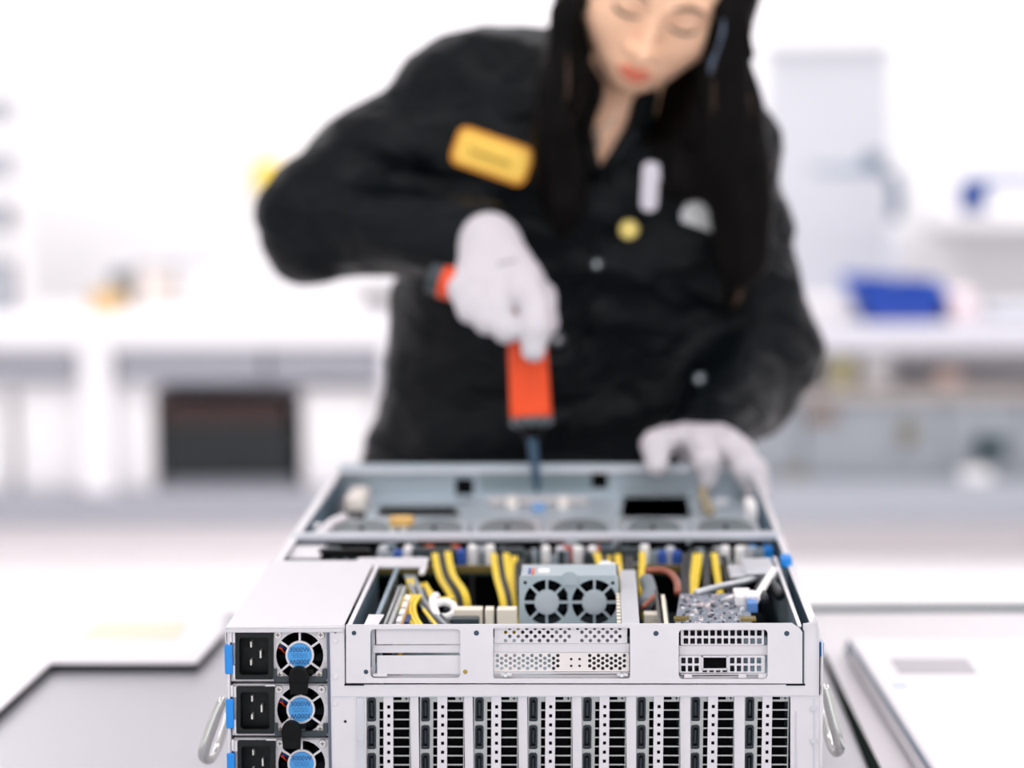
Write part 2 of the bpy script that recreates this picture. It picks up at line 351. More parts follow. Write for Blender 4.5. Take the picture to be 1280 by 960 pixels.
s = nb(); c = W(1092, 203, Y=Ya); cyl(s, (c[0], Ya-.03, c[2]), (c[0], Ya+.03, c[2]), .035, seg=18); obj('joint', s, armm, AL, smooth=True)
# wall cabinet far right with blue tools
s = nb(); fb(s, 1180, 270, 1420, 282, BY+.9, BY+1.29); o = struct(obj('trim_1', s, wallm))
s = nb(); a = W(1202, 226, Y=BY+.9); b = W(1236, 266, Y=BY+.9); box(s, a[0], b[0], BY+.92, BY+1.0, b[2], a[2]); box(s, a[0]+.02, b[0]+.18, BY+.93, BY+.98, a[2]-.02, a[2]+.01)
o = obj('hanging_tool', s, mat('tool_blue', (8, 66, 140), .5), bevel=.012); tag(o, 'deep blue tool holder on the far wall shelf at the right edge', 'tool holder')
a = W(1225, 258, Y=BY+.9); o = obj('tool_tray', box(nb(), a[0]-.1, a[0]+.3, BY+.9, BY+1.05, W(1200, 270, Y=BY+.9)[2], b[2]), mat('tray_pale', (232, 226, 224), .5), bevel=.01); tag(o, 'pale tray under the deep blue tool holder', 'tray')
# left bench clutter
def stand(name, lab, cat, q, m_, dy=.3, dep=.15): return sit(tag(obj(name, fb(nb(), *q, BY+dy, BY+dep+dy), m_, bevel=.008), lab, cat), ZL)
stand('amber_box', 'small amber box on the left bench', 'box', (110, 366, 148, 396), mat('amber', (214, 176, 112), .5))
mi = stand('bench_meter', 'grey bench instrument standing behind the amber box', 'instrument', (136, 338, 160, 396), mat('meter_grey', (150, 156, 162), .5), .46)
obj('display', fb(nb(), 139, 342, 157, 356, BY+.455, BY+.46), mat('meter_dark', (90, 98, 106), .3), mi)
stand('long_fixture', 'long pale grey fixture bar lying across cartons on the left bench', 'fixture', (166, 328, 262, 336), mat('fix_grey', (196, 196, 202), .5), .5)
stand('carton', 'cream carton under the long grey fixture bar', 'carton', (170, 337, 216, 396), mat('carton_cream', (236, 226, 220), .6), .5)
stand('carton', 'white carton right of the cream carton on the left bench', 'carton', (222, 337, 300, 396), boxw, .5)
stand('dark_tray', 'flat dark tray on the bench beside the worker\'s elbow', 'tray', (448, 372, 512, 382), mat('tray_dark', (84, 78, 80), .4), -.02+.1, .3)
stand('tray_stand', 'low white stand under the flat dark tray', 'stand', (452, 382, 508, 403), boxw, .09, .28)
# shelf rack at the left edge
RK = thing('shelf_rack', 'white shelf rack with grey boxes at the left edge', 'rack', (W(-30, 400, Y=BY)[0], BY+.5, zt_))
obj('side_post', fb(nb(), 14, 60, 22, 403, BY+.35, BY+.6), boxw, RK); obj('side_post', fb(nb(), -140, 60, -132, 403, BY+.35, BY+.6), boxw, RK)
for y in (95, 155, 225, 290): obj('shelf', fb(nb(), -134, y, 16, y+6, BY+.35, BY+.6), boxw, RK)
for lab, q in (('grey box on the second shelf of the left rack', (-60, 122, 8, 155)), ('grey box on the third shelf of the left rack', (-50, 192, 10, 225)), ('grey box on the fourth shelf of the left rack', (-70, 258, 6, 290)), ('grey box standing on the bench in the left rack', (-50, 330, 12, 403))):
    tag(obj('shelf_box', fb(nb(), *q, BY+.36, BY+.55), mat('shelf_box_grey', (188, 192, 200), .6), bevel=.008), lab, 'box')
s = nb(); fb(s, 318, 200, 345, 240, BY+1.2, BY+1.28); o = obj('yellow_sign', s, mat('sign_yellow', (250, 214, 60), .5), bevel=.01); tag(o, 'small yellow sign on the back wall beside the worker\'s elbow', 'sign')
# ================================================================== THE SERVER
SV = thing('server', 'open silver rack server with stacked power supplies and card slots on the workbench', 'server', (.2235, .42, 0))
def fp(px, py, Y=0): return W(px, py, Y=Y)
XL, XR = W(284, 820, Y=0)[0], W(1024.5, 820, Y=0)[0]
DEP = .84
# --- chassis: side walls, floor, rear wall and the face frame
fr = fplate([(284, 783.5), (413, 781.5), (431, 781), (431, 856), (1004, 856), (1004, 779.5), (1021, 779), (1024.5, 800), (1026, 1067), (287, 1067)],
            [rrect(287.5, 787.5, 411, 1066), rrect(458, 871, 988, 1066), circ(419, 789.5, 2.4), circ(419, 800.5, 1.2, 8), circ(419, 846, 1.2, 8), circ(419, 879, 1.2, 8), circ(431.5, 902, 2, 10)], 0, .0015)
for px, py in ((419, 800.5), (419, 846), (419, 879)):          # rivets
    c = fp(px, py); cyl(fr, (c[0], 0, c[2]), (c[0], -.0006, c[2]), .0024, .002, 14)
box(fr, XL, XL+.0015, .0015, DEP, .001, T-.002); box(fr, XR-.0015, XR, .0015, DEP, .001, T-.002)
box(fr, XL+.002, XR-.002, .0015, DEP-.002, .001, .0025)
box(fr, XL+.0015, XR-.0015, DEP-.0015, DEP, .001, T-.001)
# folded lips along the tops of the walls
box(fr, XL, XL+.008, .28, DEP, T-.003, T-.0015); box(fr, XR-.006, XR, .02, DEP, T-.003, T-.0015)
obj('chassis', fr, zinc, SV, bevel=.0003)
# seam lines: folded edge strips on the face
s = nb()
a = fp(415, 868.5); b = fp(1023.5, 871); box(s, a[0], b[0], -.0008, 0, b[2]+.0006, b[2]+.0014)
a = fp(446, 872); box(s, a[0], a[0]+.0055, -.0014, -.0001, .006, a[2])
c = fp(448, 925); box(s, c[0]-.001, c[0]+.004, -.0022, -.0014, c[2]-.0015, c[2]+.0015)
obj('face_fold', s, zinc2, SV)
s = fplate([(1003.5, 786), (1007, 782), (1021, 779.5), (1022.5, 799), (1027, 802), (1027.5, 870), (1025, 871), (1025, 1067), (1026.2, 1067), (1029, 868), (1029, 800), (1024, 797), (1023, 777.5), (1018, 770), (1016, 777), (1004, 780)], [], -.0012, .001)
obj('corner_flange', s, zinc, SV)
s = nb(); fb(s, 994, 889, 995.4, 1066, -.0006, 0); fb(s, 1017, 872, 1018.5, 1066, -.0006, 0)
for y in (886, 927): fb(s, 1013, y-2.5, 1021, y+2.5, -.002, -.0002)
obj('side_rib', s, zinc2, SV)
obj('seam_gap', fb(nb(), 1024.2, 803, 1025.4, 869, -.0028, -.0024), black, SV)
obj('seam_gap', fb(nb(), 983, 854.8, 1006.5, 857, -.0008, -.0002), black, SV)
obj('seam_gap', fb(nb(), 1003.9, 788, 1005.3, 856, -.0007, -.0003), mat('seam_blue', (92, 100, 116), .5), SV)
obj('seam_gap', fb(nb(), 411.8, 786, 412.7, 1060, -.0007, -.0003), MATS['seam_blue'], SV)
obj('seam_gap', fb(nb(), 430.3, 786, 431.8, 857, -.0007, -.0003), MATS['seam_blue'], SV)
obj('seam_gap', fb(nb(), 430.3, 855.2, 455, 857, -.0008, -.0002), black, SV)
# --- top cover over the power supplies
a, b = W(286, 783.5, Z=T), W(431, 781, Z=T); xa, xb = W(352, 705, Z=T), W(455, 705, Z=T)
s = nb(); box(s, XL-.0008, a[0]+(b[0]-a[0])*1.0-.0006, -.0012, .288, T-.0012, T)
box(s, XL-.0008, b[0]-.0006, -.0012, 0, T-.0042, T-.0012)
box(s, XL-.0012, XL-.0002, -.0012, .288, T-.012, T-.0012)
obj('power_bay_cover', s, mat('cover_white', (212, 210, 214), .45, .05), SV, bevel=.0004)
s = textbm('▮▮▮', .001, lambda u, v, w: (u, v, w)); s.free()
# --- power supplies (four, one above another)
def F2(px, py, y=0): p = W(px, py, Y=y); return p
frame = fplate(rrect(289, 788.5, 410.5, 851.5, 1), [rrect(297, 794, 340, 848), circ(374.6, 819.5, 29.6, 30)], .004, .0012)
a = F2(288, 788); b = F2(411, 852)
box(frame, a[0]+.0004, a[0]+.0014, .0052, .20, b[2]+.0004, a[2]-.0004); box(frame, b[0]-.0014, b[0]-.0004, .0052, .20, b[2]+.0004, a[2]-.0004)
box(frame, a[0]+.0014, b[0]-.0014, .0052, .20, a[2]-.0012, a[2]-.0004); box(frame, a[0]+.0014, b[0]-.0014, .0052, .20, b[2]+.0004, b[2]+.0012)
PSU = obj('power_supply', frame, mat('supply_frame', (214, 211, 214), .42, .15), SV, bevel=.0002)
# inlet socket: dark frame, deep recess
s = fplate(rrect(294, 790.5, 341.5, 849.5, 2), [rrect(299, 797, 335.5, 844.5, 4)], .0005, .006)
p0, p1 = F2(299, 797, .006), F2(335.5, 844.5, .006)
box(s, p0[0]-.001, p1[0]+.001, .018, .019, p1[2]-.001, p0[2]+.001)
for q in ((p0[0]-.001, p0[0]), (p1[0], p1[0]+.001)): box(s, q[0], q[1], .0065, .018, p1[2], p0[2])
for q in ((p0[2], p0[2]+.001), (p1[2]-.001, p1[2])): box(s, p0[0], p1[0], .0065, .018, q[0], q[1])
sock = obj('inlet_socket', s, mat('socket_black', (16, 21, 23), .5, spec=.3), PSU)
s = nb()
for x0, y0, x1, y1 in ((311, 804, 314, 811), (323, 815.5, 326, 824.5), (311, 827, 314, 833.5)):
    a = F2(x0, y0, .005); b = F2(x1, y1, .005); box(s, a[0]+.0003, b[0]-.0003, .0105, .018, b[2], a[2])
obj('contact_pins', s, mat('pin_bright', (250, 248, 240), .3, .2), PSU)
# fan: black well, blades
s = nb(); c = F2(374.6, 819.5, .006)
cyl(s, (c[0], .024, c[2]), (c[0], .03, c[2]), .0185, seg=30)
n = 30
R1 = .0178
ri = [s.verts.new((c[0]+R1*math.cos(2*PI*i/n), .0053, c[2]+R1*math.sin(2*PI*i/n))) for i in range(n)]
ro = [s.verts.new((c[0]+R1*math.cos(2*PI*i/n), .024, c[2]+R1*math.sin(2*PI*i/n))) for i in range(n)]
for i in range(n): s.faces.new((ri[i], ri[(i+1) % n], ro[(i+1) % n], ro[i]))
obj('fan_well', s, pitch, PSU)
s = nb()
for k in range(7):
    t = 2*PI*k/7+.3
    q = []
    for r, dt in ((.008, 0), (.017, .25), (.017, .62), (.008, .5)):
        q.append((c[0]+r*math.cos(t+dt), .013+(.006 if dt > .3 else 0), c[2]+r*math.sin(t+dt)))
    prism(s, q, (0, .0012, 0))
cyl(s, (c[0], .010, c[2]), (c[0], .022, c[2]), .0085, seg=24)
obj('fan_blades', s, mat('blade_black', (30, 38, 42), .35), PSU)
# guard ring and arms
s = fplate(circ(374.6, 819, 17.8, 36), [circ(374.6, 819, 15.2, 36)], .0028, .0022)
for t, l in ((35, 30), (-35, 30), (145, 30), (-140, 31), (90, 29)):
    a = math.radians(t); u = (math.cos(a), math.sin(a)); w_ = 1.3
    pts = [(374.6+u[0]*r_-u[1]*q*w_, 819-u[1]*r_-u[0]*q*w_) for r_, q in ((16.8, -1), (l, -1), (l, 1), (16.8, 1))]
    join(s, fplate(pts, [], .0036, .0012))
# webs that close the corners of the round opening
for (x0, y0, x1, y1) in ((345, 846, 352, 851), (398, 846, 409, 851)): fb(s, x0, y0, x1, y1, .003, .004)
fb(s, 404, 811, 409.5, 827, .003, .004)
obj('fan_guard', s, zinc, PSU)
# hub label
s = nb(); cy = .0031
c = F2(374.6, 819, cy); r = 15.3*PM(cy)
cyl(s, (c[0], cy-.0006, c[2]), (c[0], .012, c[2]), r, seg=36)
join(s, textbm('3000W', .0052, lambda u, v, w: (c[0]+u, cy-.0007+w*.5, c[2]+.0042+v), 1))
join(s, textbm('3000W', .0052, lambda u, v, w: (c[0]-u, cy-.0007+w*.5, c[2]-.0048-v), 1))
for dz, x0, x1 in ((.0011, -.006, .0055), (-.0002, -.0062, .0058), (-.0015, -.005, .0058)):
    x = x0
    while x < x1:
        l = random.uniform(.0006, .002); box(s, c[0]+x, c[0]+min(x+l, x1), cy-.00075, cy-.0005, c[2]+dz-.00018, c[2]+dz+.00018, 1); x += l+.0005
obj('hub_label', s, [label, ink], PSU)
for px, py in ((347.3, 793.7), (400.8, 793.7), (349.5, 843), (399, 843)):
    s = nb(); c = F2(px, py, .003); screw(s, (c[0], .0038, c[2]), .0031, .0014, 0, 1); obj('screw', s, [mat('screw_nickel', (228, 226, 224), .3, .3), mat('screw_slot', (120, 104, 100), .5)], PSU)
s = nb()
for k, (dy, dx, mi) in enumerate(((1, 4, 0), (3.2, 2, 1), (5.8, 1, 2))):
    tube(s, [F2(345+dx, 803+dy, .0085), F2(350+dx, 804+dy*1.1, .0062), F2(357-k*1.5, 806+dy*1.4, .009), F2(361-k, 809+dy*1.4, .014)], .00075, 6, mi)
obj('fan_wires', s, [mat('wire_amber', (240, 190, 70), .5), blw, mat('wire_red', (236, 70, 30), .5)], PSU)
# blue release latch at the left, silver tabs
s = nb(); fb(s, 280.2, 806, 291, 843, -.001, .004); obj('release_latch', s, blue, PSU, bevel=.0009)
for q in ((286.5, 789, 290, 803, -.0004, .0038), (290.3, 790, 294, 803.5, .0005, .0039), (291, 832, 294, 849, .0005, .0039), (330, 787.8, 343, 790, .001, .0038)):
    obj('silver_tab', fb(nb(), *q), zinc, PSU, bevel=.0002)
# dark U shaped pull handle
s = fplate([(341.5, 837), (345.5, 837), (345.5, 846.8), (402.5, 846.8), (402.5, 837), (408.5, 837), (408.5, 849), (405.5, 853.2), (344.5, 853.2), (341.5, 850)], [], -.002, .0045)
obj('pull_handle', s, teal, PSU, bevel=.0005)
# black retention strap knob
def knob(cx, top, bot, name='strap_knob'):
    s = nb(); a = W(cx-12.5, top, Y=-.008); b = W(cx+12.5, bot, Y=-.008)
    y0, y1 = -.009, -.0022; xm = (a[0]+b[0])/2; hw = (b[0]-a[0])/2; n = 14
    top_pts = [(xm-hw*math.cos(PI*i/n), y0, a[2]-hw+hw*math.sin(PI*i/n)) for i in range(n+1)]
    pts = top_pts + [(b[0]-.001, y0, b[2]), (a[0]+.001, y0, b[2])]
    prism(s, pts, (0, y1-y0, 0))
    box(s, xm+hw*.35, xm+hw*1.5, -.004, -.0021, a[2]-hw*.9, a[2]-hw*.4)
    box(s, xm-hw*.96, xm+hw*.96, y0-.0006, y0+.001, b[2]+(a[2]-b[2])*.42, b[2]+(a[2]-b[2])*.46)
    return s
PS = [PSU]
pitchz = (W(350, 788, Y=0)[2]-W(350, 924, Y=0)[2])/2
for k in (1, 2, 3): PS.append(copy_tree(PSU, (0, 0, -pitchz*k)))
obj('strap_knob', knob(373, 834, 868), black, PS[0], bevel=.0012)
obj('strap_knob', knob(364, 902, 936), black, PS[1], bevel=.0012)
obj('strap_knob', knob(370, 971, 1004), black, PS[2], bevel=.0012)
s = nb(); box(s, XL+.004, fp(411, 800)[0], .21, .215, .006, T-.01); obj('bay_backplate', s, pitch, SV)
# --- upper tray: front panel with three windows
slot3 = [rrect(849.5, 788.5, 959, 849.5, 5)]
tp = fplate([(432.5, 780.8), (990, 779), (1000, 786), (1003, 790), (1003, 854.5), (432.5, 854)],
            [rrect(463, 786.5, 575.5, 847.8, 5), rrect(616.5, 783.8, 787.5, 848.5, 3), rrect(848.5, 787, 959.5, 849, 5),
             circ(442.5, 791.5, 3, 12), circ(457.5, 840, 3, 12), circ(595.5, 791.5, 3.4, 12), circ(820, 792, 3.4, 12), circ(983.5, 792, 3.4, 12), circ(581.5, 840, 3, 12)], -.0012, .0012)
zt = W(600, 780, Y=0)[2]
a = W(436, 781, Y=0); b = W(988, 779, Y=0); box(tp, a[0], b[0], -.0004, .008, T-.0016, T-.0004)     # folded top edge
obj('tray_panel', tp, zinc, SV, bevel=.00025)
s = nb(); c = fp(581.5, 840); cyl(s, (c[0], .0002, c[2]), (c[0], .003, c[2]), .0019, seg=14); obj('brass_standoff', s, brass, SV)
s = nb()
for px, py in ((442.5, 791.5), (457.5, 840), (595.5, 791.5), (820, 792), (983.5, 792), (419, 789.5)):
    c = fp(px, py); cyl(s, (c[0], .0016, c[2]), (c[0], .003, c[2]), .0024, seg=12)
obj('hole_backing', s, mat('slate_steel', (82, 104, 128), .5, .3), SV)
# window 1: two blank slot covers
s = nb(); fb(s, 470, 786, 577, 805.5, .003, .004); obj('slot_cover', s, zinc, SV, bevel=.0006)
s = nb(); fb(s, 471, 819.5, 577, 843, .003, .004); obj('slot_cover', s, zinc, SV, bevel=.0006)
s = nb(); fb(s, 466, 806.5, 577, 816, .0052, .0064); fb(s, 462, 785, 469.5, 849, .007, .008); fb(s, 466, 844, 577, 849, .0060, .0072)
fb(s, 574, 812, 576, 818, .001, .003); fb(s, 466, 842.5, 484, 846, .001, .005)
obj('slot_rail', s, zinc, SV, bevel=.0003)
# window 2: perforated plates
hs = []
for r_ in range(4):
    for k in range(14):
        x = 632+k*10.6+(0 if r_ % 2 else 5.2) - 5.3*(r_ % 2 == 1)*0; y = 785.2+r_*5.2
        if not (715 < x < 727 and r_ in (1, 2, 3)) and x < 777: hs.append(circ(x, y, 2.35, 10) if r_ else [(x-2.3, 784.8), (x+2.3, 784.8), (x+1.6, 787.2), (x, 787.9), (x-1.6, 787.2)])
s = fplate(rrect(618, 783.9, 784, 804, 1), hs, .003, .0008); obj('perforated_plate', s, zinc, SV)
hs = []
for x0, x1 in ((618.5, 702), (734, 786)):
    k = 0; x = x0+3.2
    while x < x1-1:
        for y in (819.5, 826, 832.5) if k % 2 == 0 else (823, 829, 835.5): hs.append(circ(x, y, 2.3, 10))
        x += 5.4; k += 1
for x in (714, 724.5): 
    for y in (824, 832.5): hs.append(circ(x, y, 1.8, 8))
s = fplate(rrect(617.2, 816.2, 786.5, 839.5, 1), hs, .003, .0008); obj('perforated_plate', s, mat('plate_warm', (232, 226, 222), .42, .1), SV)
s = nb(); fb(s, 617, 804.5, 787, 816, .0045, .0055); fb(s, 617, 843.5, 787, 849, .006, .007); fb(s, 617, 840.5, 787, 842.3, .0035, .0045)
for x in (632, 777): fb(s, x-6, 842, x+8, 845.5, .001, .006)
obj('slot_rail', s, zinc, SV, bevel=.0003)
s = nb()
for x in (632, 777): c = W(x, 843.8, Y=.001); cyl(s, (c[0], -.0005, c[2]), (c[0], .003, c[2]), .0015, seg=10)
obj('rail_stud', s, steel, SV)
# window 3: ported brackets with square vents
hs = [rrect(854.5+k*8.33, y, 854.5+k*8.33+5.9, y+7.2, .8) for k in range(12) for y in (787.8, 797.8)]
s = fplate(rrect(851, 786, 955, 806.5, 1.5), hs, .003, .0008); obj('vent_bracket', s, zinc, SV)
hs = [rrect(x, y, x+5.6, y+7.6, .8) for x in (851.5, 859.8, 868, 912.5, 920.9, 929.3, 937.7, 946) for y in (822, 832)]
hs = [h for h in hs] + [rrect(879.2, 822, 908, 835.5, .5)] + [rrect(878.3+k*8.3, 838, 884+k*8.3, 840.3, .6) for k in range(4)]
s = fplate(rrect(849, 819.5, 956, 841, 1.5), hs, .003, .0008)
a = W(877.5, 820.3, Y=.002); b = W(909.5, 837, Y=.002)
for q in ((877.3, 820, 909.6, 821.6), (877.3, 820, 878.8, 837), (908.2, 820, 909.6, 837), (877.3, 835.8, 909.6, 837)): fb(s, *q, .0012, .003)
obj('port_bracket', s, zinc, SV)
s = nb(); a = W(879, 822, Y=.0045); b = W(908, 835.5, Y=.0045); box(s, a[0]-.0005, b[0]+.0005, .0042, .03, b[2]-.0005, a[2]+.0005); obj('port_module', s, pitch, SV)
s = nb(); a = W(851, 786, Y=.01); b = W(930, 842, Y=.01); box(s, a[0], b[0], .031, .09, b[2], T-.022); obj('vent_dark_block', s, chip, SV)  # dark block added behind the vents so the holes read black
s = nb(); a = W(690, 786, Y=.01); b = W(775, 842, Y=.01); box(s, a[0], b[0], .02, .09, b[2], T-.022); obj('vent_dark_block', s, chip, SV)  # second added block, darkens the holes of the perforated plates
s = nb(); fb(s, 849, 807, 960, 819, .0045, .0055); fb(s, 849, 845, 960, 849.5, .006, .007); fb(s, 851, 842, 959, 843.6, .0035, .0045)
for x in (860, 928, 953): fb(s, x-5, 843, x+5, 848, .001, .006)
obj('slot_rail', s, zinc, SV, bevel=.0003)
# tray floor and walls
zf = W(600, 855, Y=0)[2]
s = nb(); TX0 = fp(434, 800)[0]; TX1 = fp(1001, 800)[0]
box(s, TX0, TX1, .008, .17, zf, zf+.0012)
box(s, TX0, TX0+.0012, .001, .27, zf, T-.001)
box(s, TX1-.0012, TX1, .001, .30, zf, T-.001)
xr2 = TX0+.017; box(s, xr2, xr2+.001, .004, .262, zf+.012, T-.002); box(s, xr2, xr2+.0035, .004, .262, T-.0026, T-.0014)
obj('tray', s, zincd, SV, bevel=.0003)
s = nb(); box(s, TX0-.0006, TX0+.0028, .001, .27, T-.0012, T-.0002); obj('tray_rim', s, zinc, SV); s = nb(); box(s, TX1-.0022, TX1+.0006, .001, .30, T-.0012, T-.0002)
obj('tray_rim', s, zinc, SV)
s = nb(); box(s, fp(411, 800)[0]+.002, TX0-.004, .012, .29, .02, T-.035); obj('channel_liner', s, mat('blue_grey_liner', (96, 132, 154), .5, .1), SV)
# crossbar behind tray on the left
a = W(456, 722, Z=T-.001); b = W(531, 709, Z=T-.001)
s = nb(); box(s, a[0]-.014, W(529, 716, Z=T)[0], .264, .305, T-.0035, T-.0005); box(s, W(522, 716, Z=T)[0], W(530, 716, Z=T)[0], .235, .27, T-.004, T-.001)
obj('crossbar', s, mat('cover_white', (238, 234, 238), .4), SV, bevel=.001)
# --- double width cards below
card0 = None
ND = 8; GP = 67.55
base = 458.2
def gx(p): return p
sl = []
yy = 877.6
while yy+9.6 < 1066: sl.append(rrect(474.3, yy, 511.8, yy+9.7, 0)); yy += 11.33
ports = [(872.5+k*34.6) for k in range(5)]
hs = sl + [rrect(459.6, y, 469.4, y+29.4, 1.5) for y in ports] + [rrect(492, 871.5, 502, 875.3)]
s = fplate(rrect(457.6, 868, 513, 1066), hs, .004, .0009)
card0 = obj('expansion_card', s, brack, SV)
for k, y in enumerate(ports):
    s = fplate([(459.3, y+3), (462, y), (468, y), (469.8, y+2.5), (469.8, y+28.5), (459.3, y+28.5)], [[(461, y+4.5), (463.2, y+2), (466.4, y+2), (467.6, y+4.5), (467.6, y+26.5), (461, y+26.5)]], .0025, .008)
    a = W(461.5, y+2, Y=.008); b = W(467.5, y+26.5, Y=.008); box(s, a[0]-.0004, b[0]+.0004, .0095, .0105, b[2]-.0003, a[2]+.0004)
    join(s, fplate(rrect(463.6, y+6, 466.2, y+22), [], .005, .004))
    for f in s.faces: f.material_index = 0
    obj('display_port', s, navy, card0)
s = nb(); c = W(508, 873, Y=.004); screw(s, (c[0], .0039, c[2]), .0026, .001, 0, 1); obj('bracket_screw', s, [brack, black], card0)
s = nb(); a = W(470.5, 870, Y=.01); b = W(513, 1066, Y=.01); box(s, a[0]+.0012, b[0]-.0005, .016, .25, b[2], a[2]-.002); obj('card_body', s, pitch, card0)
# slotted bar in front of each card, plain divider between cards
s = fplate(rrect(479.3, 870.3, 491.6, 1067), [rrect(484, 881.8+k*11.33, 487.8, 881.8+k*11.33+4.2, 0) for k in range(16)], .0005, .001)
bar0 = obj('slot_bar', s, zinc, card0, bevel=.0002)
for k in range(1, ND): copy_tree(card0, (k*(W(457.6+GP*7, 900, Y=.002)[0]-W(457.6, 900, Y=.002)[0])/7, 0, 0))
for k in range(ND-1):
    s = nb(); o_ = GP*k; fb(s, 512.6+o_, 870.3, 525.4+o_, 1066, .0008, .002); fb(s, 515.5+o_, 870.3, 516.3+o_, 1066, .0003, .0009)
    obj('divider_bar', s, zinc, SV)
# --- carrying handles (wire bails) on both sides
s = nb(); hy = .06
def WX(px, py, X): return W(px, py, Y=hy)
lp = [W(283, 878, Y=hy), W(277, 878, Y=hy), W(266, 905, Y=hy), W(255, 938, Y=hy), W(256, 948, Y=hy+.005), W(264, 949, Y=hy+.02), W(272, 935, Y=hy+.05), W(282, 905, Y=hy+.08), W(284, 895, Y=hy+.09)]
tube(s, lp, [.0025, .004, .0046, .0046, .004, .0035, .0035, .003, .003], 12)
obj('carry_handle', s, mat('polished_wire', (196, 198, 194), .1, 1), SV, smooth='all')
s = nb(); hy = .06
lp = [W(1026, 862, Y=hy), W(1032, 862, Y=hy), W(1039, 890, Y=hy), W(1048, 925, Y=hy), W(1049, 938, Y=hy+.005), W(1043, 940, Y=hy+.02), W(1036, 925, Y=hy+.05), W(1028, 897, Y=hy+.08), W(1025, 885, Y=hy+.09)]
tube(s, lp, [.0025, .004, .0046, .0046, .004, .0035, .0035, .003, .003], 12)
obj('carry_handle', s, MATS['polished_wire'], SV, smooth='all')
s = nb(); fb(s, 1024.5, 803, 1030, 821, .005, .02); obj('side_latch', s, blue, SV, bevel=.001)
s = nb(); a = W(982, 719, Y=.27); box(s, a[0]-.004, a[0]+.005, .262, .28, T-.004, T+.006); obj('side_latch', s, blue, SV, bevel=.0015)
# --- inside the tray: left riser card
def zq(px, py, z): return W(px, py, Z=z)
zz = T-.006
s = nb()
a, b = zq(470, 777, zz), zq(488, 727, zz); c, d = zq(493, 727, zz), zq(484, 777, zz)
def lean(bm, pa, pb, w, h, mi=0):
    """bar of width w, height h running from pa to pb (same z = top)"""
    pa, pb = Vector(pa), Vector(pb); hexa(bm, [pa, pa+Vector((w, 0, 0)), pa+Vector((w, 0, -h)), pa+Vector((0, 0, -h))], [pb, pb+Vector((w, 0, 0)), pb+Vector((w, 0, -h)), pb+Vector((0, 0, -h))], mi)
y0, y1 = .02, .20
xA = zq(471, 775, zz)[0]
box(s, xA, xA+.0016, y0+.005, y1+.03, T-.034, T-.003); 
obj('riser_wall', s, steel, SV)
s = nb(); box(s, xA+.006, xA+.0125, y0, y1, T-.03, T-.006); box(s, xA+.0085, xA+.0098, y0-.001, y1+.001, T-.0065, T-.0045, 1)
obj('riser_slot', s, [mat('slot_grey', (190, 194, 192), .4, .3), chip], SV, bevel=.0005)
s = nb(); box(s, xA+.008, xA+.0145, y0-.012, y0-.002, T-.03, T-.008); obj('riser_clip', s, black, SV, bevel=.0005)
s = nb(); box(s, xA+.0175, xA+.0195, y0+.005, y1-.02, T-.034, T-.010); 
for k in range(5): box(s, xA+.0145, xA+.0185, y0+.01+k*.03, y0+.028+k*.03, T-.022, T-.0075, 1)
obj('riser_board', s, [mat('board_amber', (186, 142, 66), .5), white], SV, bevel=.0005)
s = nb(); a = zq(437, 778, T-.002)
hexa(s, [zq(455, 781, T-.001), zq(472, 781, T-.001), zq(480, 768, T-.001), zq(461, 768, T-.001)], [tuple(np.array(p)-np.array((0, 0, .001))) for p in (zq(455, 781, T-.001), zq(472, 781, T-.001), zq(480, 768, T-.001), zq(461, 768, T-.001))])
obj('corner_tab', s, zinc, SV)
s = nb(); p = W(504, 772, Y=.09); box(s, p[0]-.006, p[0]+.005, .08, .11, p[2]-.02, p[2]-.001); obj('blue_connector', s, mat('deep_blue', (22, 52, 118), .5), SV, bevel=.001)
# --- double fan module
FY = .14; mp = PM(FY)
cs = [(683.5, 753), (743, 753)]
holes = []
def wedge(cx, cy, a0, a1, r0, r1, g=1.5):
    o = []
    for r, rev in ((r0, 0), (r1, 1)):
        b0, b1 = a0+g/r, a1-g/r; n = 5
        q = [(cx+r*math.cos(b0+(b1-b0)*i/n), cy+r*math.sin(b0+(b1-b0)*i/n)) for i in range(n+1)]
        o += q[::-1] if rev else q
    return o
for cx, cy in cs:
    for k in range(8):
        holes.append(wedge(cx, cy, 2*PI*k/8, 2*PI*(k+1)/8, 15.6, 28.3))
for px, py in ((656.5, 728.5), (704, 729), (717, 729), (766, 729)): holes.append(circ(px, py, 2.4, 10))
s = fplate(rrect(649, 719.5, 773, 784, 3), holes, FY, .003)
for f in s.faces: f.material_index = 0
fm = obj('fan_module', s, fanm, SV, bevel=.0003)
s = nb(); a = W(649, 719.5, Y=FY); b = W(773, 784, Y=FY)
box(s, a[0], a[0]+.0012, FY+.003, FY+.05, b[2], a[2]); box(s, b[0]-.0012, b[0], FY+.003, FY+.05, b[2], a[2]); box(s, a[0], b[0], FY+.003, FY+.05, a[2]-.0012, a[2])
box(s, a[0]+.001, b[0]-.001, FY+.045, FY+.05, b[2], a[2]-.001, 1)
box(s, (a[0]+b[0])/2-.0012, (a[0]+b[0])/2+.0012, FY+.003, FY+.045, b[2], a[2]-.001)
obj('fan_housing', s, [fanm, pitch], fm)
s = nb(); box(s, a[0]+.015, a[0]+.024, FY+.012, FY+.03, a[2], a[2]+.0006); obj('white_sticker', s, white, fm)
s = nb(); box(s, a[0]+.010, a[0]+.012, FY+.005, FY+.03, a[2], a[2]+.001); box(s, a[0]+.007, a[0]+.009, FY+.008, FY+.03, a[2], a[2]+.001, 1); obj('fan_lead', s, [org, blw], fm)
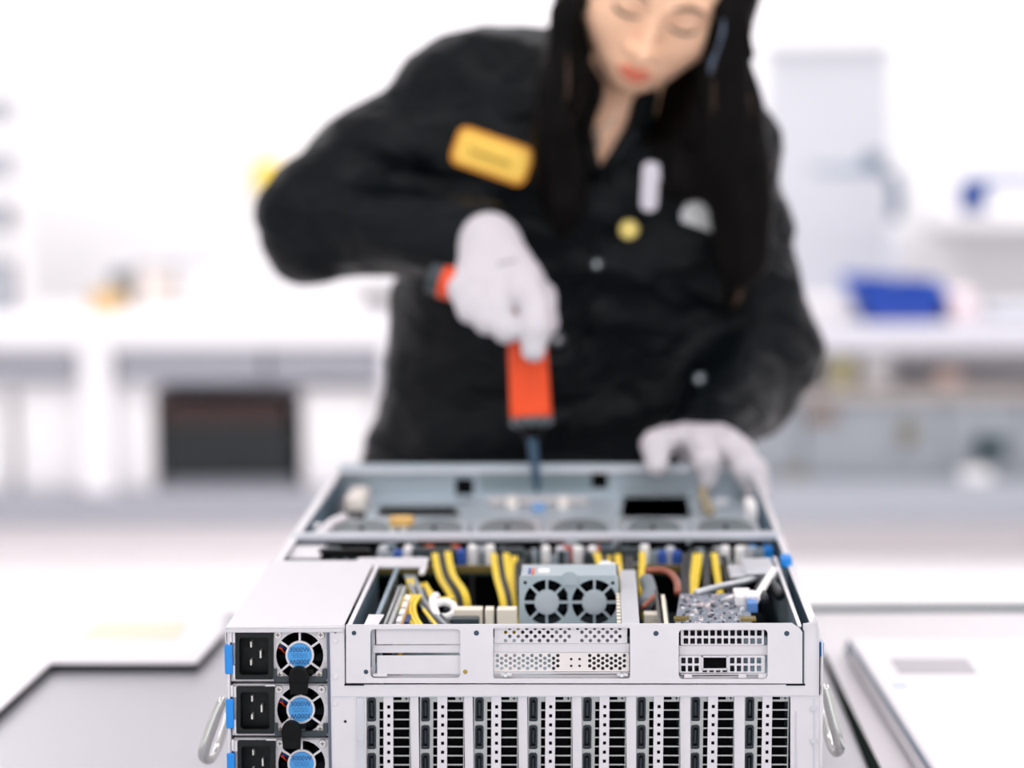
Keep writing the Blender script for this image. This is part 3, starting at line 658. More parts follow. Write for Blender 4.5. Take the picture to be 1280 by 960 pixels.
for cx, cy in cs:
    c = W(cx, cy, Y=FY); s = nb(); cyl(s, (c[0], FY-.0012, c[2]), (c[0], FY+.004, c[2]), 15*mp, seg=32); cyl(s, (c[0], FY-.0016, c[2]), (c[0], FY-.0012, c[2]), 12*mp, seg=32)
    obj('fan_hub', s, fanh, fm, smooth=True)
    s = nb()
    for k in range(7):
        t = 2*PI*k/7; q = [(c[0]+r*math.cos(t+dt), FY+.014+(.01 if dt > .3 else 0), c[2]+r*math.sin(t+dt)) for r, dt in ((.009, 0), (.0175, .2), (.0175, .62), (.009, .5))]
        prism(s, q, (0, .0012, 0))
    obj('rotor_blades', s, chip, fm)
# duct box right of the fans, clips
s = nb(); a = W(771, 718, Y=.16); b = W(797, 718, Y=.16)
xd0 = zq(777, 779, T)[0]; xd1 = zq(801, 779, T)[0]
box(s, xd0, xd1-.001, .006, .235, T-.001, T+.0004); box(s, xd1-.002, xd1-.001, .006, .235, zf+.002, T-.001); box(s, xd0, xd0+.001, .006, .2, T-.03, T-.001)
obj('duct_cover', s, zinc2, SV, bevel=.0006)
s = nb()
for k in range(9): box(s, xd0-.0035, xd0-.0005, .015+k*.014, .022+k*.014, T-.0015, T-.0002)
obj('duct_comb', s, cream, SV)
s = nb(); c = W(757, 713, Y=.235); tube(s, [(c[0]-.006, .232, T+.001), (c[0]-.002, .236, T+.005), (c[0]+.004, .236, T+.004), (c[0]+.01, .234, T+.001)], .003, 10); obj('white_clip', s, white, SV, smooth='all')
s = nb(); 
n = 10
for px, w in ((712, 10),):
    c = W(px, 722, Y=FY-.001); prism(s, [(c[0]-w*mp, FY-.002, c[2]-.006)]+[(c[0]-w*mp*math.cos(PI*i/n), FY-.002, c[2]+.001+.004*math.sin(PI*i/n)) for i in range(n+1)]+[(c[0]+w*mp, FY-.002, c[2]-.006)], (0, .0018, 0))
obj('fan_lug', s, fanm, fm)
# --- cream connectors row in front of the dark cavity
for x0, x1, y in ((568, 603, 762), (606, 617, 762), (621, 646, 762), (805, 822, 768)):
    s = nb(); fb(s, x0, y, x1, 784, .11, .125); fb(s, x0+1.5, y-1, x1-1.5, y+3, .112, .123); obj('header_connector', s, cream, SV, bevel=.0008)
s = nb(); c = W(555, 762, Y=.13)
tube(s, [(c[0]+.0085*math.cos(t), .13+.004*math.sin(t), c[2]+.0055*math.sin(t)) for t in [2*PI*i/10 for i in range(10)]], .0032, 10, closed=True)
obj('cable_clamp', s, white, SV, smooth='all')
s = nb(); tube(s, [W(545, 745, Y=.16), W(541, 752, Y=.14), W(545, 768, Y=.12), W(553, 776, Y=.11)], .0035, 10); obj('white_lead', s, white, SV, smooth='all')
s = nb(); p = W(580, 775, Y=.10); box(s, p[0]-.01, p[0]+.012, .095, .108, p[2]-.004, p[2]+.002); obj('plug', s, teal, SV, bevel=.001)
# --- cables: ribbons of wires, each bundle one part
def bundle(pts, wires, name='power_cable', r=.0016, n=1, spread=None):
    s = nb(); k = len(wires); ms = []
    for i, m_ in enumerate(wires):
        if m_ not in ms: ms.append(m_)
        o_ = (i-(k-1)/2)
        tube(s, [(p[0]+o_*r*1.85, p[1]+random.uniform(-.0006, .0006), p[2]+random.uniform(-.0004, .0004)) for p in pts], r, 7, ms.index(m_), sub=5)
    return obj(name, s, ms, SV, smooth='all')
YR = .0015
def arc(px0, py0, px1, py1, px2, py2, Ya=.345, Yb=.24):
    a = W(px0, py0, Y=Ya); m_ = W(px1, py1, Y=(Ya+Yb)/2+.01); b = W(px2, py2, Y=Yb)
    e = (b[0]+.003, b[1]-.004, b[2]-.03)
    return [(a[0], a[1]+.012, a[2]-.004), a, m_, b, e]
bundle(arc(544, 694, 550, 722, 566, 752), [yel, yel]); bundle(arc(552, 694, 561, 722, 578, 752), [blk, blk, blk])
bundle(arc(560, 692, 566, 718, 582, 745), [yel, yel]); bundle(arc(617, 694, 621, 722, 629, 752), [yel, yel])
bundle(arc(625, 696, 629, 722, 636, 752), [blk, blk]); bundle(arc(633, 694, 636, 722, 640, 756), [yel, yel])
bundle(arc(643, 698, 643, 722, 644, 764), [yel, yel]); bundle(arc(650, 700, 650, 715, 652, 740), [blk, blk, blk])
bundle(arc(746, 692, 749, 704, 753, 722), [yel, yel]); bundle(arc(757, 696, 758, 706, 760, 722), [blk, blk, yel]); bundle(arc(772, 694, 773, 704, 774, 716), [yel, yel])
bundle(arc(803, 692, 803, 706, 802, 730), [yel, yel]); bundle(arc(786, 696, 786, 706, 786, 722), [blk, blk, blk])
bundle(arc(872, 694, 869, 718, 866, 748), [yel, yel, yel]); bundle(arc(859, 694, 857, 718, 856, 745), [blk, blk, blk]); bundle(arc(884, 694, 883, 715, 884, 742), [blk, blk])
bundle(arc(893, 694, 896, 715, 900, 740), [yel, yel]); bundle(arc(905, 696, 908, 715, 912, 735), [blk, blk])
def run(pts, wires, r=.0018, name='signal_cable'): return bundle(pts, wires, name, r)
run([W(512, 720, Y=.26), W(519, 735, Y=.22), W(530, 752, Y=.17), W(545, 778, Y=.09)], [gry, gry, gry])
run([W(524, 735, Y=.22), W(530, 750, Y=.17), W(544, 768, Y=.12), W(560, 784, Y=.07)], [blk, gry, blk])
run([W(517, 745, Y=.17), W(510, 756, Y=.15), W(512, 772, Y=.11), W(524, 790, Y=.07)], [yel]*4, .0019, 'power_cable')
run([W(512, 725, Y=.24), W(515, 738, Y=.22), W(520, 746, Y=.20)], [yel]*2, .0018, 'power_cable')
run([W(527, 730, Y=.24), W(535, 742, Y=.2), W(550, 750, Y=.17), W(562, 748, Y=.19)], [yel]*3, .0018, 'power_cable')
run([W(532, 762, Y=.13), W(540, 772, Y=.1), W(550, 784, Y=.07)], [yel, blk], .0016, 'power_cable')
s = nb(); tube(s, [W(806, 714, Y=.25), W(825, 713, Y=.25), W(838, 717, Y=.24), W(846, 728, Y=.22), W(847, 742, Y=.2)], .003, 10); obj('heat_pipe', s, brn, SV, smooth='all')
s = nb(); tube(s, [W(808, 725, Y=.22), W(812, 740, Y=.2), W(806, 757, Y=.17)], .0062, 10); obj('grey_hose', s, mat('hose_grey', (110, 118, 124), .5), SV, smooth='all')
s = nb(); tube(s, [W(803, 760, Y=.16), W(811, 752, Y=.17), W(818, 745, Y=.18)], .0022, 8); obj('heat_pipe', s, brn, SV, smooth='all')
# --- right riser + plug-in board
s = nb(); a = zq(823, 778, T-.004)
xR = a[0]; box(s, xR, xR+.0022, .012, .16, T-.032, T-.003); obj('riser_wall', s, steel, SV)
s = nb(); box(s, xR+.0045, xR+.0075, .016, .15, T-.03, T-.0045); box(s, xR+.0076, xR+.009, .016, .15, T-.03, T-.008, 1); obj('riser_slot', s, [cream, pcbg], SV, bevel=.0003)
s = nb(); box(s, xR+.0095, xR+.018, .01, .018, T-.012, T-.007); box(s, xR+.013, xR+.0165, .005, .012, T-.02, T-.009)
obj('riser_clip', s, black, SV, bevel=.0004)
zb = T-.009
q = [zq(843, 783, zb), zq(940, 783, zb), zq(938, 763, zb), zq(930, 742, zb), zq(850, 742, zb)]
s = nb(); prism(s, q, (0, 0, -.0016)); bd = obj('plug_in_board', s, pcb, SV)
random.seed(3)
s = nb()
for k in range(170):
    px = random.uniform(850, 932); py = random.uniform(744, 780); p = zq(px, py, zb)
    l, w_, h = random.uniform(.0006, .0018), random.uniform(.0006, .003), random.uniform(.0004, .0014)
    box(s, p[0]-l, p[0]+l, p[1]-w_, p[1]+w_, zb, zb+h, random.choice((0, 1, 1, 2, 3, 3)))
obj('surface_components', s, [white, chip, mat('pink_part', (206, 186, 186), .5), mat('light_grey_part', (166, 174, 184), .4)], bd, props={'kind': 'stuff'})
s = nb(); p = zq(927, 752, zb); box(s, p[0]-.006, p[0]+.007, p[1]-.02, p[1]+.018, zb, zb+.008); obj('white_header', s, white, bd, bevel=.0006)
for px in (852, 935):
    s = nb(); p = zq(px, 775, zb); box(s, p[0]-.006, p[0]+.006, p[1]-.006, p[1]+.006, zb+.0001, zb+.002); obj('edge_tab', s, brass, bd)
s = nb(); p = zq(913, 752, zb); tube(s, [(p[0]-.006, p[1], zb+.001), (p[0]-.002, p[1]-.01, zb+.005), (p[0]+.003, p[1]-.004, zb+.005), (p[0]+.006, p[1]+.004, zb+.002)], .0016, 8); obj('white_loop', s, white, bd, smooth='all')
# link arms on the right
s = nb(); tube(s, [W(944, 750, Y=.115), W(958, 727, Y=.17), W(967, 713, Y=.22)], [.0034, .0034, .0034], 8); obj('support_arm', s, white, SV, smooth=True)
s = nb(); tube(s, [W(935, 748, Y=.12), W(940, 743, Y=.13), W(946, 747, Y=.12)], .0036, 8); obj('arm_joint', s, white, SV, smooth='all')
s = nb(); tube(s, [W(870, 741, Y=.17), W(900, 733, Y=.19), W(930, 727, Y=.22), W(950, 720, Y=.24)], .0028, 8); obj('support_arm', s, mat('satin_arm', (206, 210, 214), .3, .4), SV, smooth='all')
s = nb(); p = W(940, 757, Y=.11); box(s, p[0]-.004, p[0]+.004, .1, .12, p[2]-.004, p[2]+.004); obj('blue_connector', s, mat('muted_blue', (86, 132, 196), .5), SV, bevel=.001)
s = nb(); tube(s, [W(955, 750, Y=.12), W(950, 735, Y=.16), W(962, 728, Y=.18), W(975, 745, Y=.15)], .0042, 8); obj('black_loom', s, blk, SV, smooth='all')
# right platform near Y=.27
s = nb(); a = zq(912, 716, T-.004); b = zq(970, 708, T-.004); box(s, a[0], TX1-.002, .235, .285, T-.0085, T-.004); box(s, TX1-.03, TX1-.004, .23, .30, T-.004, T-.001)
obj('crossbar', s, zinc2, SV, bevel=.0015)
# dark cavity floor and mainboard
s = nb(); box(s, TX0+.002, XR-.003, .172, .46, .03, .034); obj('mainboard', s, pcbg, SV)
s = nb(); box(s, TX0+.02, TX1-.01, .30, .302, .034, T-.05); box(s, TX0+.1, TX0+.108, .225, .23, .034, T-.032); box(s, TX0+.06, TX1-.25, .226, .232, T-.034, T-.03)
obj('inner_brace', s, teal, SV)
# --- cable header board, connectors row (Y .34-.42)
s = nb(); box(s, XL+.004, XR-.004, .352, .42, T-.026, T-.022); 
obj('distribution_board', s, pcbg, SV)
s = nb(); box(s, XL+.065, XR-.03, .334, .342, T-.02, T-.014); obj('busbar', s, mat('busbar_brass', (120, 104, 50), .4, .4), SV)
random.seed(11)
def row_conn(px, py, Y, w, h, m_, name='power_connector', d=.014):
    p = W(px, py, Y=Y); s = nb(); box(s, p[0]-w/2, p[0]+w/2, Y, Y+d, p[2]-h, p[2]); box(s, p[0]-w/2+.001, p[0]+w/2-.001, Y+.002, Y+d-.002, p[2], p[2]+.0012)
    return obj(name, s, m_, SV, bevel=.0006)
for px in (478, 509, 590, 612, 682, 700, 722, 740, 806, 838, 907, 925): row_conn(px, 686+random.uniform(-2, 2), .37+random.uniform(-.01, .01), .008, .02, random.choice([white, zinc2]), 'white_connector')
for px in (497, 576, 660, 735, 828, 846, 870, 892): row_conn(px, 691+random.uniform(-2, 2), .35, .008, .012, blw if px not in (870, 892, 660, 735) else teal)
for px in (530, 556, 640, 765, 785): row_conn(px, 688, .365, .022, .014, teal)
row_conn(430, 689, .36, .046, .006, black, 'memory_latch', .012)
for px, m_ in ((703, red), (712, mat('rust_plastic', (170, 70, 56), .5)), (722, cream), (536, org), (568, org), (752, org), (941, mat('light_blue_tab', (92, 160, 226), .4)), (929, cream), (960, blue)):
    row_conn(px, 686, .40, .009, .012, m_, 'jumper_cap')
# small parts crowding the distribution board, light plates at its left end
s = nb(); random.seed(21)
for k in range(120):
    px = random.uniform(395, 950); p = W(px, 690, Y=.38); y = random.uniform(.358, .412); w_ = random.uniform(.0015, .006); h = random.uniform(.004, .017)
    box(s, p[0]-w_, p[0]+w_, y, y+.004, T-.022, T-.022+h, random.choice((0, 0, 1, 2, 3)))
obj('board_parts', s, [mat('part_grey', (150, 164, 172), .4), zinc2, teal, mat('part_slate', (84, 104, 116), .4)], SV, props={'kind': 'stuff'})
s = nb(); p = W(362, 690, Y=.36); q = W(402, 690, Y=.36); box(s, p[0], q[0], .34, .40, T-.009, T-.006); obj('end_plate', s, zinc, SV, bevel=.001)
s = nb(); box(s, p[0]+.004, q[0]-.004, .338, .340, T-.020, T-.010); obj('end_vent', s, zincd, SV)
# --- fan wall: six fans seen from above
fy0, fy1 = .435, .535
for k in range(6):
    cx = 452+91*k; c = W(cx, 662, Y=.47); hw = 43*PM(.47); zt_ = T-.001
    s = nb(); box(s, c[0]-hw, c[0]+hw, fy0, fy1, zt_-.006, zt_-.003)
    fo = obj('cooling_fan', s, mat('fan_wall_steel', (172, 180, 186), .4, .3), SV, bevel=.001)
    n = 14; s = nb(); w_ = 36*PM(.47)
    prism(s, [(c[0]-w_*math.cos(PI*i/n), fy0+.012+.078*math.sin(PI*i/n)**.7, zt_-.0029) for i in range(n+1)], (0, 0, .0012)); obj('fan_cowl', s, mat('cowl_grey', (98, 108, 112), .5, .05), fo)
    s = nb(); box(s, c[0]-hw+.001, c[0]+hw-.001, fy0+.002, fy1-.002, .04, zt_-.0062); obj('fan_frame', s, black, fo, bevel=.001)
    s = nb(); box(s, c[0]-.002, c[0]+.002, fy0+.03, fy0+.038, zt_-.0017, zt_+.001); obj('fan_catch', s, chip, fo)
s = nb(); box(s, XL+.002, XR-.002, .415, .433, T-.006, T+.0005); obj('crossbar', s, mat('bar_light', (196, 200, 208), .4, .1), SV, bevel=.0015)
s = nb(); c = W(502, 653, Y=.5); cyl(s, (c[0], .5, T-.004), (c[0], .5, T+.003), .011, .012, 20); obj('orange_tag', s, mat('pale_orange', (236, 190, 110), .5), SV, smooth=True)
s = nb()
for px, py in ((398, 661), (757+25, 660)): c = W(px, py, Y=.45); cyl(s, (c[0], .45, T), (c[0], .45, T+.006), .0042, seg=16)
obj('thumb_screw', s, steel, SV, smooth=True)
# corner links at left & right of fan wall
s = nb(); tube(s, [W(392, 672, Y=.43), W(402, 668, Y=.44), W(414, 655, Y=.48), W(430, 648, Y=.51)], .005, 10); obj('side_link', s, zinc, SV, smooth='all')
# --- rear bay (drive end): deck, wall, openings
s = nb(); box(s, XL+.0016, XR-.0016, .82, DEP-.0016, T-.0012, T); obj('rear_lip', s, zinc, SV)
zd = T-.030
f_ = lambda pl: [W(u, v, Z=zd)[:2] for u, v in pl]
dk = plate_mesh([(XL+.03, .54), (XR-.018, .54), (XR-.018, DEP-.004), (XL+.03, DEP-.004)],
    [f_([(776, 648), (864, 648), (858, 620), (779, 620)]), f_([(470, 647), (576, 647), (568, 632), (476, 632)])], .0015, lambda u, v, w: (u, v, zd+w))
obj('drive_deck', dk, mat('deck_steel', (186, 198, 206), .38, .35), SV)
s = nb(); box(s, XL+.03, XR-.018, .545, DEP-.01, .03, .034); obj('lower_board', s, black, SV)
s = nb(); box(s, W(775, 640, Z=zd)[0], W(866, 640, Z=zd)[0], .60, .80, .05, .10); obj('drive_cage', s, black, SV, bevel=.002)
yw = DEP-.0025
bk = fplate([(424, 580), (944, 580), (944, 622), (424, 622)], [rrect(569, 598, 592, 619), rrect(739, 591, 760, 611)] , yw-.004, .0012)
obj('rear_panel', bk, mat('deck_steel', (186, 198, 206), .38, .35), SV)
for q in ((569, 598, 592, 619), (739, 591, 760, 611)): obj('panel_socket', fb(nb(), *q, yw-.0026, yw-.0006), pitch, SV)
hs = [circ(604+c_*6+(3 if r_ % 2 else 0), 593+r_*4.2, 1.7, 8) for r_ in range(5) for c_ in range(22)]
s = fplate(rrect(600, 590, 737, 613), hs, yw-.006, .001); obj('mesh_panel', s, mat('mesh_steel', (150, 166, 170), .4, .3), SV)
s = nb(); p = W(600, 621, Z=zd); q = W(738, 613, Z=zd+.008); box(s, W(610, 620, Z=zd+.006)[0], W(735, 620, Z=zd+.006)[0], .77, .782, zd+.002, zd+.009); obj('cam_bar', s, mat('bar_rose', (204, 198, 198), .4, .2), SV, bevel=.002)
for px in (640, 704):
    c = W(px, 618, Y=.765); s = nb(); cyl(s, (c[0], .765, zd+.001), (c[0], .765, zd+.012), .006, .0052, 20); obj('thumb_screw', s, mat('screw_highlight_white', (244, 236, 228), .3), SV, smooth=True)  # near-white colour paints in the bright highlights on the screw heads
s = nb(); c = W(673, 632, Z=zd+.005); box(s, c[0]-.006, c[0]+.006, c[1]-.006, c[1]+.01, zd+.001, zd+.006); obj('blue_tab', s, mat('light_blue_tab', (92, 160, 226), .4), SV, bevel=.001)
s = nb(); c = W(443, 615, Y=.75); box(s, c[0]-.008, c[0]+.012, .72, .80, zd+.001, zd+.018); obj('white_block', s, mat('warm_white', (240, 232, 222), .4), SV, bevel=.003)
s = nb(); c = W(440, 640, Y=.66); box(s, c[0]-.008, c[0]+.01, .62, .70, zd+.001, zd+.009); obj('black_block', s, black, SV, bevel=.002)
s = nb(); tube(s, [W(878, 612, Y=.78), W(880, 625, Y=.74), W(888, 640, Y=.68)], .005, 8); obj('tan_cable', s, mat('tan', (160, 146, 112), .5), SV, smooth='all')
s = nb(); c = W(900, 620, Y=.76); box(s, c[0]-.008, c[0]+.008, .74, .77, zd+.002, zd+.01); obj('white_connector', s, zinc2, SV, bevel=.001)
s = nb(); c = W(938, 645, Y=.60); box(s, c[0]-.005, c[0]+.005, .57, .63, T-.012, T+.001); obj('white_block', s, white, SV, bevel=.001)
# blue-grey inner faces of the side channels
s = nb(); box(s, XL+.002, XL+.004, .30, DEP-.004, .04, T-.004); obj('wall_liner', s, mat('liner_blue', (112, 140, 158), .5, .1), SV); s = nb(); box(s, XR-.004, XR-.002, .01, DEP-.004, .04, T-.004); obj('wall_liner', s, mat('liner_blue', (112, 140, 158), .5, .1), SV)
# ================================================================== signed distance modelling for the figure
def cap(a, b, ra, rb, k=.02, sy=1.0):
    """rounded cone from a to b; sy < 1 flattens it front to back"""
    a, b = np.array(a, float), np.array(b, float); ab = b-a; L2 = float(ab@ab)+1e-12
    def f(x, y, z):
        X, Y_, Z = x-a[0], y-a[1], z-a[2]
        t = np.clip((X*ab[0]+Y_*ab[1]+Z*ab[2])/L2, 0, 1)
        d = np.sqrt((X-t*ab[0])**2+((Y_-t*ab[1])/sy)**2+(Z-t*ab[2])**2)-(ra+(rb-ra)*t)
        return d*(sy if sy < 1 else 1)
    R = max(ra, rb)+k
    return f, np.minimum(a, b)-R, np.maximum(a, b)+R, k
def ell(c, r, Rm=None, k=.015):
    c, r = np.array(c, float), np.array(r, float); Rm = np.eye(3) if Rm is None else Rm     # rows: local axes
    def f(x, y, z):
        X, Y_, Z = x-c[0], y-c[1], z-c[2]
        l = [(Rm[i][0]*X+Rm[i][1]*Y_+Rm[i][2]*Z)/r[i] for i in range(3)]
        k0 = np.sqrt(l[0]**2+l[1]**2+l[2]**2); k1 = np.sqrt((l[0]/r[0])**2+(l[1]/r[1])**2+(l[2]/r[2])**2)
        return k0*(k0-1)/(k1+1e-9)
    R = r.max()+k
    return f, c-R, c+R, k
def smin(a, b, k): h = np.maximum(k-np.abs(a-b), 0)/k; return np.minimum(a, b)-h*h*k*.25
def sdf_at(prims, p, cuts=()):
    x, y, z = np.array([p[0]]), np.array([p[1]]), np.array([p[2]]); d = np.array([1.0])
    for f, lo, hi, k in prims: d = smin(d, f(x, y, z), k)
    for c in cuts: d = np.maximum(d, c(x, y, z))
    return float(d[0])
def surf(name, prims, gx_, gy_, gz_, m_, parent, cuts=(), noise_f=None):
    """surface nets over a rectilinear grid"""
    nx, ny, nz = len(gx_), len(gy_), len(gz_); D = np.full((nx, ny, nz), .2, np.float32)
    for f, lo, hi, k in prims:
        i0, i1 = np.searchsorted(gx_, lo[0]-.03), np.searchsorted(gx_, hi[0]+.03)
        j0, j1 = np.searchsorted(gy_, lo[1]-.03), np.searchsorted(gy_, hi[1]+.03)
        k0, k1 = np.searchsorted(gz_, lo[2]-.03), np.searchsorted(gz_, hi[2]+.03)
        if i0 >= i1 or j0 >= j1 or k0 >= k1: continue
        x = gx_[i0:i1, None, None]; y = gy_[None, j0:j1, None]; z = gz_[None, None, k0:k1]
        D[i0:i1, j0:j1, k0:k1] = smin(D[i0:i1, j0:j1, k0:k1], f(x, y, z), k)
    x = gx_[:, None, None]; y = gy_[None, :, None]; z = gz_[None, None, :]
    for c in cuts: D = np.maximum(D, c(x, y, z))
    D[0] = D[-1] = .2; D[:, 0] = D[:, -1] = .2; D[:, :, 0] = D[:, :, -1] = .2
    I = D < 0
    cs = [I[a:nx-1+a, b:ny-1+b, c:nz-1+c] for a in (0, 1) for b in (0, 1) for c in (0, 1)]
    sm = sum(c.astype(np.int8) for c in cs); act = (sm > 0) & (sm < 8)
    ai, aj, ak = np.nonzero(act); idx = -np.ones(act.shape, np.int64); idx[ai, aj, ak] = np.arange(len(ai))
    P = np.zeros((len(ai), 3)); N = np.zeros(len(ai))
    E = [((a, b, c), ax) for ax in range(3) for a in (0, 1) for b in (0, 1) for c in (0, 1) if (a, b, c)[ax] == 0]
    G = (gx_, gy_, gz_)
    for (a, b, c), ax in E:
        d = [0, 0, 0]; d[ax] = 1
        v0 = D[ai+a, aj+b, ak+c]; v1 = D[ai+a+d[0], aj+b+d[1], ak+c+d[2]]
        m = (v0 < 0) != (v1 < 0); t = np.where(m, v0/(v0-v1+1e-12), 0)
        q0 = np.stack([gx_[ai+a], gy_[aj+b], gz_[ak+c]], 1); q1 = np.stack([gx_[ai+a+d[0]], gy_[aj+b+d[1]], gz_[ak+c+d[2]]], 1)
        P += np.where(m[:, None], q0+(q1-q0)*t[:, None], 0); N += m
    P /= N[:, None]
    Q = []
    for ax in range(3):
        u, v = [(1, 2), (2, 0), (0, 1)][ax]
        sl0 = [slice(1, -1)]*3; sl1 = [slice(1, -1)]*3; sl0[ax] = slice(0, -1); sl1[ax] = slice(1, None)
        A, B = I[tuple(sl0)], I[tuple(sl1)]; ch = A != B
        ii = np.nonzero(ch); base_ = [ii[0]+(0 if ax == 0 else 1), ii[1]+(0 if ax == 1 else 1), ii[2]+(0 if ax == 2 else 1)]
        def cell(du, dv):
            q = [x_.copy() for x_ in base_]; q[u] -= du; q[v] -= dv; return idx[q[0], q[1], q[2]]
        quad = np.stack([cell(0, 0), cell(1, 0), cell(1, 1), cell(0, 1)], 1); fl = A[ii]
        quad[~fl] = quad[~fl][:, ::-1]; Q.append(quad)
    Q = np.concatenate(Q); Q = Q[(Q >= 0).all(1)]
    me = bpy.data.meshes.new(name); me.vertices.add(len(P)); me.vertices.foreach_set('co', P.ravel())
    me.loops.add(len(Q)*4); me.loops.foreach_set('vertex_index', Q.ravel().astype(np.int32)); me.polygons.add(len(Q))
    me.polygons.foreach_set('loop_start', np.arange(0, len(Q)*4, 4, dtype=np.int32)); me.update(calc_edges=True); me.validate()
    if noise_f:
        me.update(); nr = np.empty(len(P)*3); me.vertices.foreach_get('normal', nr); nr = nr.reshape(-1, 3)
        dd = np.array([noise_f(p) for p in P]); P2 = P+nr*dd[:, None]; me.vertices.foreach_set('co', P2.ravel()); me.update()
    return obj(name, me, m_, parent, smooth='all')
def grid(lo, hi, h): return np.arange(lo, hi+h, h)
def vgrid(knots):
    """grid with changing step: [(start, step), ..., end]"""
    out = []
    for (a, h), nxt in zip(knots[:-1], knots[1:]):
        b = nxt[0] if isinstance(nxt, tuple) else nxt; n = max(1, round((b-a)/h)); out += list(np.linspace(a, b, n, endpoint=False))
    return np.array(out+[knots[-1]])
# ------------------------------------------------------------------ the worker
skin = mat('skin', (248, 200, 166), .5, bump=.05, bscale=600); skin.node_tree.nodes['Principled BSDF'].inputs['Subsurface Weight'].default_value = .12
skin.node_tree.nodes['Principled BSDF'].inputs['Subsurface Scale'].default_value = .01
jk = mat('jacket_cloth', (4, 9, 13), .46, spec=.14)
_nt = jk.node_tree; _b = _nt.nodes['Principled BSDF']; _tc = _nt.nodes.new('ShaderNodeTexCoord'); _mp = _nt.nodes.new('ShaderNodeMapping'); _mp.inputs['Scale'].default_value = (9, 9, 22); _mp.inputs['Rotation'].default_value = (0, .5, 0)
_n = _nt.nodes.new('ShaderNodeTexNoise'); _n.inputs['Scale'].default_value = 1; _n.inputs['Detail'].default_value = 2; _n.inputs['Distortion'].default_value = .6
_bp = _nt.nodes.new('ShaderNodeBump'); _bp.inputs['Strength'].default_value = .9; _bp.inputs['Distance'].default_value = .03
for a_, b_ in ((_tc.outputs['Object'], _mp.inputs['Vector']), (_mp.outputs['Vector'], _n.inputs['Vector']), (_n.outputs['Fac'], _bp.inputs['Height']), (_bp.outputs['Normal'], _b.inputs['Normal'])): _nt.links.new(a_, b_)
hairm = mat('dark_hair', (8, 6, 5), .45, var=.3, vscale=60, spec=.08)
glv = mat('white_glove', (208, 203, 208), .8, bump=.3, bscale=1200)
PR = thing('person', 'person in dark jacket and white gloves bending over the open server with an orange driver', 'person', (W(700, 500, Y=1.2)[0], 1.22, FL))
pt, ro, yw_ = math.radians(36), math.radians(18), math.radians(-7)
hx, hf, hu = np.array([1., 0, 0]), np.array([0, -math.cos(pt), -math.sin(pt)]), np.array([0, -math.sin(pt), math.cos(pt)])
hx, hu = hx*math.cos(ro)-hu*math.sin(ro), hu*math.cos(ro)+hx*math.sin(ro)
hf, hx = hf*math.cos(yw_)+hx*math.sin(yw_), hx*math.cos(yw_)-hf*math.sin(yw_)
H0 = np.array(W(820, 22, Y=.925))-hf*.086
HR = np.array([hx, hf, hu])
def HL(x, y, z): return H0+hx*x+hf*y+hu*z
head = [ell(HL(0, -.012, .04), (.075, .095, .082), HR, .02), ell(HL(-.003, .028, -.028), (.073, .060, .076), HR, .03),
    ell(HL(0, .055, -.070), (.042, .034, .034), HR, .03), ell(HL(0, .068, -.091), (.021, .018, .015), HR, .02),
    ell(HL(-.040, .056, -.032), (.029, .022, .026), HR, .02), ell(HL(.038, .057, -.032), (.029, .022, .026), HR, .02),
    cap(HL(0, .086, .004), HL(0, .104, -.034), .006, .0085, .012), ell(HL(0, .106, -.038), (.011, .010, .009), HR, .008),
    ell(HL(-.012, .094, -.042), (.0075, .009, .006), HR, .006), ell(HL(.012, .094, -.042), (.0075, .009, .006), HR, .006),
    ell(HL(-.031, .072, .0), (.017, .014, .0115), HR, .006), ell(HL(.031, .072, .0), (.017, .014, .0115), HR, .006),
    cap(HL(-.045, .072, .019), HL(-.014, .083, .016), .007, .008, .01), cap(HL(.045, .072, .019), HL(.014, .083, .016), .007, .008, .01),
    ell(HL(0, .088, -.0665), (.021, .011, .0055), HR, .006), ell(HL(0, .085, -.0755), (.018, .011, .006), HR, .006),
    ell(HL(-.076, -.01, -.01), (.006, .018, .03), HR, .008), ell(HL(.076, -.01, -.01), (.006, .018, .03), HR, .008)]
nk0 = HL(0, -.035, -.05); nkb = np.array(W(765, 190, Y=1.09))
Sr, Sl = np.array(W(580, 140, Y=1.12)), np.array(W(900, 198, Y=1.10))      # her right / left shoulder
Er, El = np.array(W(394, 282, Y=1.06)), np.array(W(950, 446, Y=1.12))
Wr, Wl = np.array(W(600, 300, Y=.93)), np.array(W(878, 552, Y=.925))
chest, waist, hip = np.array(W(725, 250, Y=1.12)), np.array(W(700, 450, Y=1.17)), np.array(W(696, 640, Y=1.2))
body = head+[cap(nk0, nkb, .05, .056, .03), cap(nkb, chest+np.array((0, .0, .03)), .07, .115, .05, .75), cap(nkb+np.array((0, .0, -.02)), Sr, .045, .045, .04), cap(nkb+np.array((0, 0, -.02)), Sl, .045, .045, .04),
    cap(chest, waist, .13, .12, .05, .7), cap(waist, hip, .12, .145, .05, .75),
    cap(Sr, Er, .045, .037, .02), cap(Er, Wr, .036, .026, .02), cap(Sl, El, .045, .037, .02), cap(El, Wl, .036, .026, .02),
    cap(Wr, W(625, 350, Y=.865), .022, .03, .02), cap(Wl, W(900, 562, Y=.90), .022, .02, .02)]
hipL, hipR = hip+np.array((.085, 0, -.06)), hip+np.array((-.085, 0, -.06))
kn = [np.array((hipR[0]-.02, 1.17, -.42)), np.array((hipL[0]+.02, 1.17, -.42))]; an = [np.array((kn[0][0], 1.24, -.81)), np.array((kn[1][0], 1.24, -.81))]
for h_, k_, a_ in ((hipR, kn[0], an[0]), (hipL, kn[1], an[1])): body += [cap(h_, k_, .075, .05, .03), cap(k_, a_, .047, .034, .02), cap(a_, a_+np.array((0, -.1, -.05)), .034, .03, .02)]
